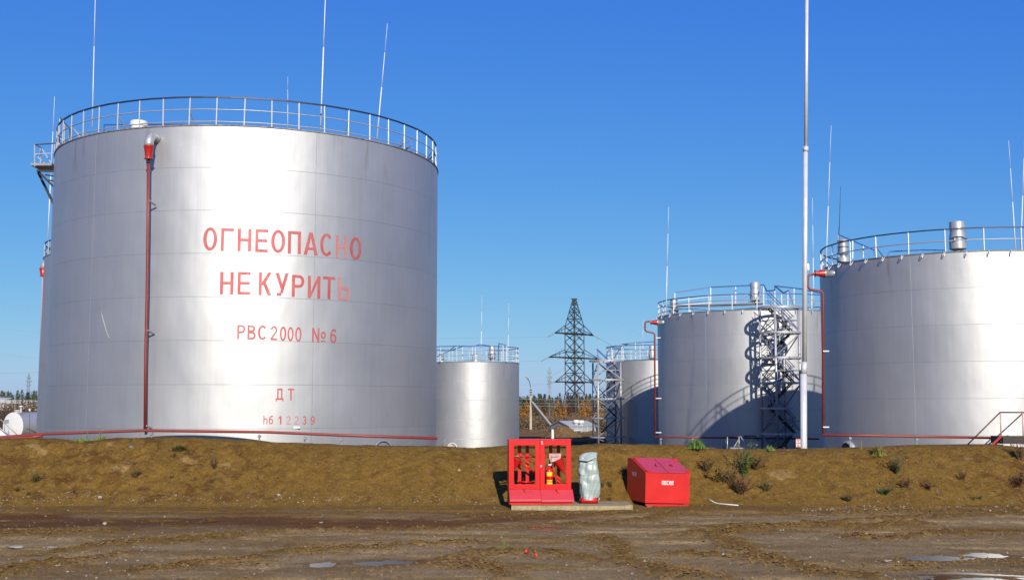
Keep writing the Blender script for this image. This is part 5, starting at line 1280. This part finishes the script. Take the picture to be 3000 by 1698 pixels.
def bush(px, Y, w, h, m, label, grp):
    c = at(px, 1200, Y); c.z = YARD; mb = MB()
    h *= 1.15; leafcloud(mb, c, 900, lambda: Vector((random.gauss(0, w * .4), random.gauss(0, w * .4), h * random.uniform(.05, 1)**.8)), .17)
    for i in range(14): mb.tube([c, c + Vector((random.gauss(0, w * .4), random.gauss(0, w * .4), h * random.uniform(.5, 1)))], .02, 3)
    tag(mb.build('bush', m), label, 'bush', grp)
random.seed(8)
for i, (px, w, h, m, lab) in enumerate(((2, 2.0, 3.3, 'rusty_leaf', 'rusty red bush at the left edge above the board fence'), (18, 1.8, 2.7, 'rusty_leaf', 'rusty red bush second from the left edge above the board fence'), (31, 1.6, 3.2, 'leaf', 'green bush among red ones above the board fence'), (50, 2.0, 3.2, 'rusty_leaf', 'rusty red bush right of the green one above the board fence'), (66, 2.0, 3.6, 'rusty_leaf', 'rusty red bush under the faint far left pylon'), (84, 1.8, 2.8, 'straw', 'yellow bush near the leftmost tank pipe'), (103, 1.8, 3.4, 'rusty_leaf', 'rusty red bush behind the leftmost tank pipe'), (112, 1.8, 3.9, 'leafdark', 'dark green bush touching the left edge of the hidden tank'))):
    bush(px, 165 + i % 3 * 3, w, h, M[m], lab, 'bushes at the far left')

# ------------------------------------------------------------ weeds on the bank
def blades(mb, c, n, h, spread, mi=0, w=.006, droop=.8):
    for _ in range(n):
        a = random.uniform(0, 2 * pi); g = random.gauss(0, 1); L = h * random.uniform(.35, 1.1) * math.exp(-g * g * .35); o = Vector((g * spread * .33, random.gauss(0, spread * .3), 0)); mi = 0 if random.random() < .75 else 1; d = Vector((cos(a), sin(a), 0)) * L * random.uniform(.15, droop); s = Vector((-sin(a), cos(a), 0)) * w * random.uniform(.6, 1.3)
        p0 = c + o; p1 = p0 + d * .4 + Vector((0, 0, L * .6)); p2 = p0 + d + Vector((0, 0, L * random.uniform(.65, .95)))
        mb.add([p0 - s, p0 + s, p1 + s * .8, p1 - s * .8, p2], [(0, 1, 2, 3), (3, 2, 4)], mi=mi)
def leafy(mb, c, n, h, spread, mi=0, s=.03):
    for _ in range(max(3, n // 14)):
        top = c + Vector((random.gauss(0, spread * .4), random.gauss(0, spread * .3), h * random.uniform(.5, 1.05))); mb.tube([c + Vector((random.gauss(0, spread * .12), 0, -.02)), top], .005, 3, mi=1)
        for k in range(14):
            p = c.lerp(top, random.uniform(.15, 1)); a = random.uniform(0, 2 * pi); d = Vector((cos(a), sin(a), random.uniform(-.2, .6))) * s * random.uniform(.8, 1.8); e = Vector((-sin(a), cos(a), random.uniform(-.3, .3))) * s * .45
            mb.add([p, p + d * .5 + e, p + d, p + d * .5 - e], [(0, 1, 2, 3)], mi=mi)
def plant(kind, px, py, w, h, label, n=120, m=('leaf', 'deadstem'), ground=False):
    c = onbank(px, py) if not ground else onz(px, py); 
    if ground: c.z = gz(c.x, c.y)
    k = c.y / FPX; mb = MB()
    if kind.startswith('grass'): blades(mb, c, n, h * k * 1.05, w * k * .6)
    else: leafy(mb, c, int(n * 1.15), h * k, w * k * .8, 0, max(.020, min(.05, w * k * .10)))
    tag(mb.build(kind, [M[q] for q in m]), label, 'grass' if kind.startswith('grass') else 'plant', kind='stuff' if kind == 'grass_patch' else None)
random.seed(33)
G = ('leaf', 'straw')
plant('grass_patch', 240, 1292, 90, 14, 'low green grass along the bank top at the left foot of the lettered tank', 260, G)
plant('grass_patch', 295, 1286, 60, 18, 'green grass just right of the white flower stalks on the bank top', 260, G)
plant('weed', 253, 1288, 14, 46, 'thin white flowered stalk standing highest at the left of the bank top', 30, ('white', 'leaf'))
plant('weed', 294, 1286, 14, 40, 'shorter white flowered stalk on the bank top', 26, ('white', 'leaf'))
plant('weed', 385, 1292, 20, 10, 'tiny green weed on the bank crest below the red riser pipe', 40)
plant('weed', 520, 1322, 44, 20, 'green creeping weed above the pale hollow in the bank', 420)
plant('weed', 508, 1345, 16, 22, 'dark hanging weed at the left rim of the pale hollow', 120, ('leafdark', 'deadstem'))
plant('weed', 105, 1413, 34, 34, 'green leafy weed low on the left part of the bank', 260)
plant('weed', 50, 1444, 22, 20, 'small green weed nearest the left edge of the bank', 140)
plant('weed', 80, 1450, 16, 14, 'tiny green weed right of the leftmost one', 90)
plant('weed', 396, 1400, 30, 26, 'dark green weed at mid height under the red riser pipe', 200, ('leafdark', 'deadstem'))
plant('weed', 394, 1364, 14, 12, 'tiny weed above the dark green one on the left bank', 70)
plant('weed', 501, 1402, 14, 12, 'tiny bright green weed below the pale hollow', 80)
plant('dead_weed', 626, 1375, 30, 34, 'dark dead weed left of the small pale patch', 160, ('deadstem', 'deadstem'))
plant('weed', 755, 1405, 10, 26, 'thin greyish weed on the smooth part of the bank', 40, ('leafdark', 'deadstem'))
plant('weed', 1330, 1440, 14, 10, 'tiny green weed to the left of the cabinet shadow', 60)
plant('weed', 1763, 1430, 22, 34, 'green weed right beside the wrapped extinguisher', 150)
plant('weed', 1788, 1428, 24, 24, 'green weed halfway between the wrapped extinguisher and the sand box', 150)
plant('weed', 1788, 1468, 18, 20, 'sparse weed at the back edge of the slab', 60, ('leafdark', 'deadstem'))
plant('dead_weed', 1826, 1395, 26, 34, 'dark withered weed behind the left corner of the sand box', 130, ('deadstem', 'deadstem'))
plant('grass_tuft', 2040, 1314, 70, 36, 'thick green tuft on the bank top above the sand box', 700, ('leaf', 'leaf'))
plant('grass_tuft', 2255, 1320, 44, 24, 'sparse green grass left of the mast foot', 120, ('leaf', 'straw'))
plant('grass_tuft', 2574, 1336, 48, 38, 'yellow green grass clump on the bank edge right of the mast', 620, ('straw', 'leaf'))
plant('weed', 2524, 1316, 10, 36, 'single pale stalk rising in front of the manhole', 26, ('straw', 'straw'))
plant('weed', 2070, 1385, 46, 46, 'leftmost of the tall weeds right of the sand box', 260, ('leafdark', 'deadstem'))
plant('dead_weed', 2100, 1412, 60, 46, 'straw coloured stalks between the tall weeds', 200, ('straw', 'deadstem'))
plant('weed', 2148, 1425, 44, 80, 'second tall weed right of the sand box, yellowing at the top', 300, ('straw', 'deadstem'))
plant('weed', 2183, 1395, 60, 108, 'tallest yellowing weed reaching above the bank crest', 420, ('straw', 'leafdark'))
plant('weed', 2208, 1378, 46, 40, 'dark green bushy weed against the tallest one', 520, ('leafdark', 'deadstem'))
plant('dead_weed', 2170, 1450, 50, 60, 'brown dead bush below the tall weeds', 420, ('deadstem', 'deadstem'))
plant('weed', 2248, 1440, 36, 36, 'round green weed right of the brown dead bush', 240)
plant('dead_weed', 2628, 1390, 40, 64, 'dark upright dead weed under the grass clump', 260, ('deadstem', 'leafdark'))
plant('weed', 2592, 1450, 36, 22, 'dark green compact weed below the upright dead weed', 380, ('leafdark', 'leafdark'))
plant('dead_weed', 2655, 1430, 40, 30, 'brown dead weed right of the compact green weed', 200, ('deadstem', 'deadstem'))
plant('weed', 2485, 1470, 34, 22, 'low green weed at the bank foot below the mast', 220)
plant('dead_weed', 2720, 1435, 40, 26, 'brown withered weed in the middle of the right bank', 180, ('deadstem', 'deadstem'))
plant('dead_weed', 2820, 1405, 30, 30, 'reddish withered weed high on the right bank', 160, ('deadstem', 'deadstem'))
plant('weed', 2870, 1462, 18, 14, 'small dark green weed at the right bank foot', 120, ('leafdark', 'leafdark'))
plant('weed', 2853, 1465, 14, 10, 'smaller dark green weed left of the other at the right bank foot', 80, ('leafdark', 'leafdark'))
plant('dead_weed', 2990, 1350, 40, 60, 'dark dead weed at the right edge near the bank top', 260, ('deadstem', 'deadstem'))
plant('dead_weed', 2985, 1430, 50, 50, 'dark dead weed at the right edge lower down', 260, ('deadstem', 'deadstem'))
plant('grass_tuft', 1475, 1598, 34, 14, 'green grass tuft growing on the road in the middle', 160, ('leaf', 'straw'), True)
plant('grass_tuft', 1277, 1592, 24, 6, 'faint flat green tuft on the road left of the other', 60, ('leaf', 'straw'), True)

# ------------------------------------------------------------ stones and litter
def rock(px, py, w, h, m, label, bank=False, name='rock', cat='stone', flat=1.0):
    c = onbank(px, py) if bank else onz(px, py)
    if not bank: c.z = gz(c.x, c.y)
    k = c.y / FPX; bm = bmesh.new(); bmesh.ops.create_icosphere(bm, subdivisions=2, radius=1)
    for v in bm.verts: v.co = v.co * random.uniform(.78, 1.1); v.co = Vector((v.co.x * w * k / 2, v.co.y * w * k / 2.4, v.co.z * h * k / 2 * flat)) + c + Vector((0, 0, h * k * .25))
    me = bpy.data.meshes.new(name); bm.to_mesh(me); bm.free(); me.materials.append(M[m]); o = bpy.data.objects.new(name, me); COL.objects.link(o); tag(o, label, cat); return o
random.seed(4)
rock(293, 1459, 13, 11, 'stone', 'pale stone at the left bank foot below the riser pipe', True)
rock(307, 1531, 13, 10, 'stone', 'pale stone lying in the dark wet mud on the left', False)
rock(515, 1452, 10, 8, 'greystone', 'grey stone at the bank foot below the pale hollow', True)
rock(816, 1451, 11, 7, 'stone', 'pale stone at the bank foot below the big lettering', True)
rock(940, 1524, 13, 10, 'stone', 'pale stone on the road edge below the end of the big lettering', False)
rock(2795, 1588, 13, 9, 'greystone', 'grey stone on the right part of the road', False)
rock(2602, 1646, 30, 8, 'stone', 'flat pale clod on the road near the lower right puddle', False)
rock(47, 1600, 56, 9, 'stone', 'flat pale broken slab on the road at the left edge', False, 'stone_slab', 'stone slab', .8)
rock(146, 1598, 42, 9, 'stone', 'second flat pale slab right of the first one on the road', False, 'stone_slab', 'stone slab', .8)
rock(1345, 1379, 8, 8, 'stone', 'pale stone halfway up the bank left of the cabinet', True)
rock(384, 1312, 12, 9, 'greystone', 'grey stone near the bank top below the riser pipe', True)
rock(1404, 1370, 8, 7, 'greystone', 'grey stone on the bank nearest the cabinet', True)
def scrap(px, py, w, label):
    c = onz(px, py); c.z = gz(c.x, c.y) + .03; k = c.y / FPX; mb = MB(); n = 9
    pts = [c + Vector((w * k / 2 * cos(2 * pi * i / n) * random.uniform(.7, 1.2), w * k / 2.5 * sin(2 * pi * i / n) * random.uniform(.7, 1.2), random.uniform(0, .05))) for i in range(n)] + [c + Vector((0, 0, .06))]
    mb.add(pts, [(i, (i + 1) % n, n) for i in range(n)]); o = mb.build('red_scrap', M['red']); sm = o.modifiers.new('t', 'SOLIDIFY'); sm.thickness = .006; tag(o, label, 'litter')
scrap(1546, 1624, 18, 'larger red scrap lying on the road below the cabinet'); scrap(1569, 1632, 14, 'smaller red scrap lying on the road below the cabinet')
mb = MB(); mb.tube(rounded([at(2076, 1460, 28.3), at(2096, 1473, 28.1), at(2163, 1479, 27.6)], .5, 8), .013, 8); tag(mb.build('plastic_hose', M['white']), 'thin white curved hose lying at the bank foot right of the sand box', 'hose')
mb = MB(); a = onbank(194, 1447); b = onbank(218, 1443); mb.tube([a + Vector((0, 0, .03)), b + Vector((0, 0, .04))], .02, 5); tag(mb.build('stick', M['wood']), 'grey stick lying at the foot of the left bank', 'stick')
mb = MB(); a = onbank(1382, 1330); b = onbank(1402, 1362); mb.tube([a + Vector((0, -.01, .02)), a.lerp(b, .5) + Vector((.02, -.02, .03)), b + Vector((0, -.01, .02))], .008, 4); tag(mb.build('twig', M['deadstem']), 'dark curved twig on the bank between the small tank and the cabinet', 'twig')

def gravel():
    random.seed(12); mb = MB()
    def peb(c, s, mi):
        vs = [c + Vector((s * cos(a) * random.uniform(.7, 1.2), s * sin(a) * random.uniform(.6, 1), random.uniform(-.2, .25) * s)) for a in (0, 1.1, 2.2, 3.2, 4.2, 5.3)] + [c + Vector((random.uniform(-.2, .2) * s, 0, s * random.uniform(.5, .9)))]
        mb.add(vs, [(i, (i + 1) % 6, 6) for i in range(6)], mi=mi)
    for i in range(5200):
        px = random.uniform(-20, 3020); py = 1480 + 225 * random.random()
        c = onz(px, py)
        if px > 600 and random.random() < .35: continue
        c.z = gz(c.x, c.y); peb(c, random.choice((.008, .010, .012, .016, .024)) * random.uniform(.7, 1.3), random.choice((0, 1, 2, 2, 2, 3)))
    for i in range(2600):
        q = random.random()
        px = random.uniform(-20, 3020); py = 1300 + 180 * (random.random()**(.45 if q < .75 else 1))
        if 1480 < px < 2040 and py > 1340: continue
        c = onbank(px, min(py, 1478)); peb(c, random.choice((.008, .010, .013, .018)) * random.uniform(.7, 1.4), random.choice((0, 0, 1, 2, 2, 3)))
    d = random.Random(77)
    for i in range(6500):
        ln = d.choice(LINES); k = d.randrange(len(ln) - 1); a, b = onz(*ln[k]), onz(*ln[k + 1]); c = a.lerp(b, d.random()) + Vector((d.gauss(0, .22), d.gauss(0, .22), 0))
        if not (-15 < c.x < 15 and 16 < c.y < 29): continue
        c.z = gz(c.x, c.y); peb(c, d.choice((.012, .016, .02, .028, .038)) * d.uniform(.7, 1.3), d.choice((4, 4, 4, 2, 3)))
    for i in range(500):
        px = d.uniform(2350, 3010); c = onz(px, 1487 + d.gauss(0, 5)); c.z = gz(c.x, c.y); peb(c, d.choice((.014, .02, .03)), d.choice((0, 0, 1, 4)))
    for i in range(350):
        px = d.uniform(-10, 1480); c = onbank(px, 1462 + d.gauss(0, 10)); peb(c, d.choice((.012, .018, .028)), d.choice((0, 0, 1, 4)))
    for i in range(2600):
        px = d.uniform(-10, 3010); 
        if d.random() < .4: px = d.choice((d.uniform(-10, 700), d.uniform(2500, 3010)))
        py = d.uniform(1305, 1478)
        if 1480 < px < 2040 and py > 1340: continue
        c = onbank(px, py); peb(c, d.choice((.014, .02, .03, .045)) * d.uniform(.6, 1.2), d.choice((4, 4, 2, 3)))
    o = mb.build('gravel', [M['stone'], M['greystone'], M['soilpile'], M['deadstem'], M['clod']]); tag(o, 'small stones and clods scattered over the road and the bank', 'gravel', kind='stuff')
gravel()

def litter():
    d = random.Random(9); mb = MB()
    for i in range(1500):
        px = d.uniform(-10, 3010)
        if d.random() < .6: px = d.choice((d.uniform(-10, 650), d.uniform(2040, 3010)))
        py = d.uniform(1298, 1480)
        if 1480 < px < 2040 and py > 1330: continue
        c = onbank(px, py) + Vector((0, 0, .006)); L_ = d.uniform(.04, .22); a = d.uniform(0, pi); v = Vector((cos(a), -abs(sin(a)) * .5, d.uniform(-.3, .5))) * L_
        w_ = d.uniform(.002, .005); mb.add([c, c + v * .5 + Vector((0, -.01, .02)), c + v, c + v * .5 + Vector((0, -.01, .02 + w_ * 2))], [(0, 1, 2, 3)], mi=d.choice((0, 0, 1, 2)))
    o = mb.build('dry_litter', [M['deadstem'], M['straw'], M['wood']]); tag(o, 'dry stems and twigs scattered over the bank', 'litter', kind='stuff')
litter()
# ------------------------------------------------------------ light, sky, camera
SKYT = ((.319, 1.24), (.862, .89), (5.24, .20))
AZ, EL = radians(11), radians(26)   # sun to the right of straight behind the camera
w = bpy.data.worlds.new('World'); S.world = w; w.use_nodes = True
N = w.node_tree.nodes; L = w.node_tree.links; bg = N['Background']
sky = N.new('ShaderNodeTexSky'); sky.sky_type = 'NISHITA'; sky.sun_disc = False; sky.sun_elevation = EL
sdir = Vector((sin(AZ) * cos(EL), -cos(AZ) * cos(EL), sin(EL)))
sky.sun_rotation = atan2(sdir.x, sdir.y); sky.air_density = 1.0; sky.dust_density = 0.3; sky.ozone_density = 4.0; sky.altitude = 100
sp = N.new('ShaderNodeSeparateColor'); cb = N.new('ShaderNodeCombineColor'); L.new(sky.outputs[0], sp.inputs[0])
for k, (gain, ex) in enumerate(SKYT):
    pw = N.new('ShaderNodeMath'); pw.operation = 'POWER'; L.new(sp.outputs[k], pw.inputs[0]); pw.inputs[1].default_value = ex
    ml = N.new('ShaderNodeMath'); ml.operation = 'MULTIPLY'; L.new(pw.outputs[0], ml.inputs[0]); ml.inputs[1].default_value = gain; L.new(ml.outputs[0], cb.inputs[k])
L.new(cb.outputs[0], bg.inputs[0]); bg.inputs[1].default_value = 0.0707
sun = bpy.data.lights.new('sun', 'SUN'); sun.energy = 5.0; sun.angle = radians(.53); sun.color = (1, .93, .82)
so = bpy.data.objects.new('sun', sun); COL.objects.link(so); so.rotation_euler = sdir.to_track_quat('Z', 'Y').to_euler(); so.location = (10, -20, 30)
cam = bpy.data.cameras.new('camera'); cam.sensor_width = 36; cam.lens = FPX / 3000 * 36; cam.clip_end = 6000; cam.clip_start = .2
co = bpy.data.objects.new('camera', cam); COL.objects.link(co); co.location = (0, 0, EYE); co.rotation_euler = (pi / 2 + PITCH, 0, 0)
S.camera = co
S.view_settings.view_transform = 'Standard'; S.view_settings.look = 'None'; S.view_settings.gamma = 1; S.view_settings.exposure = 0.5
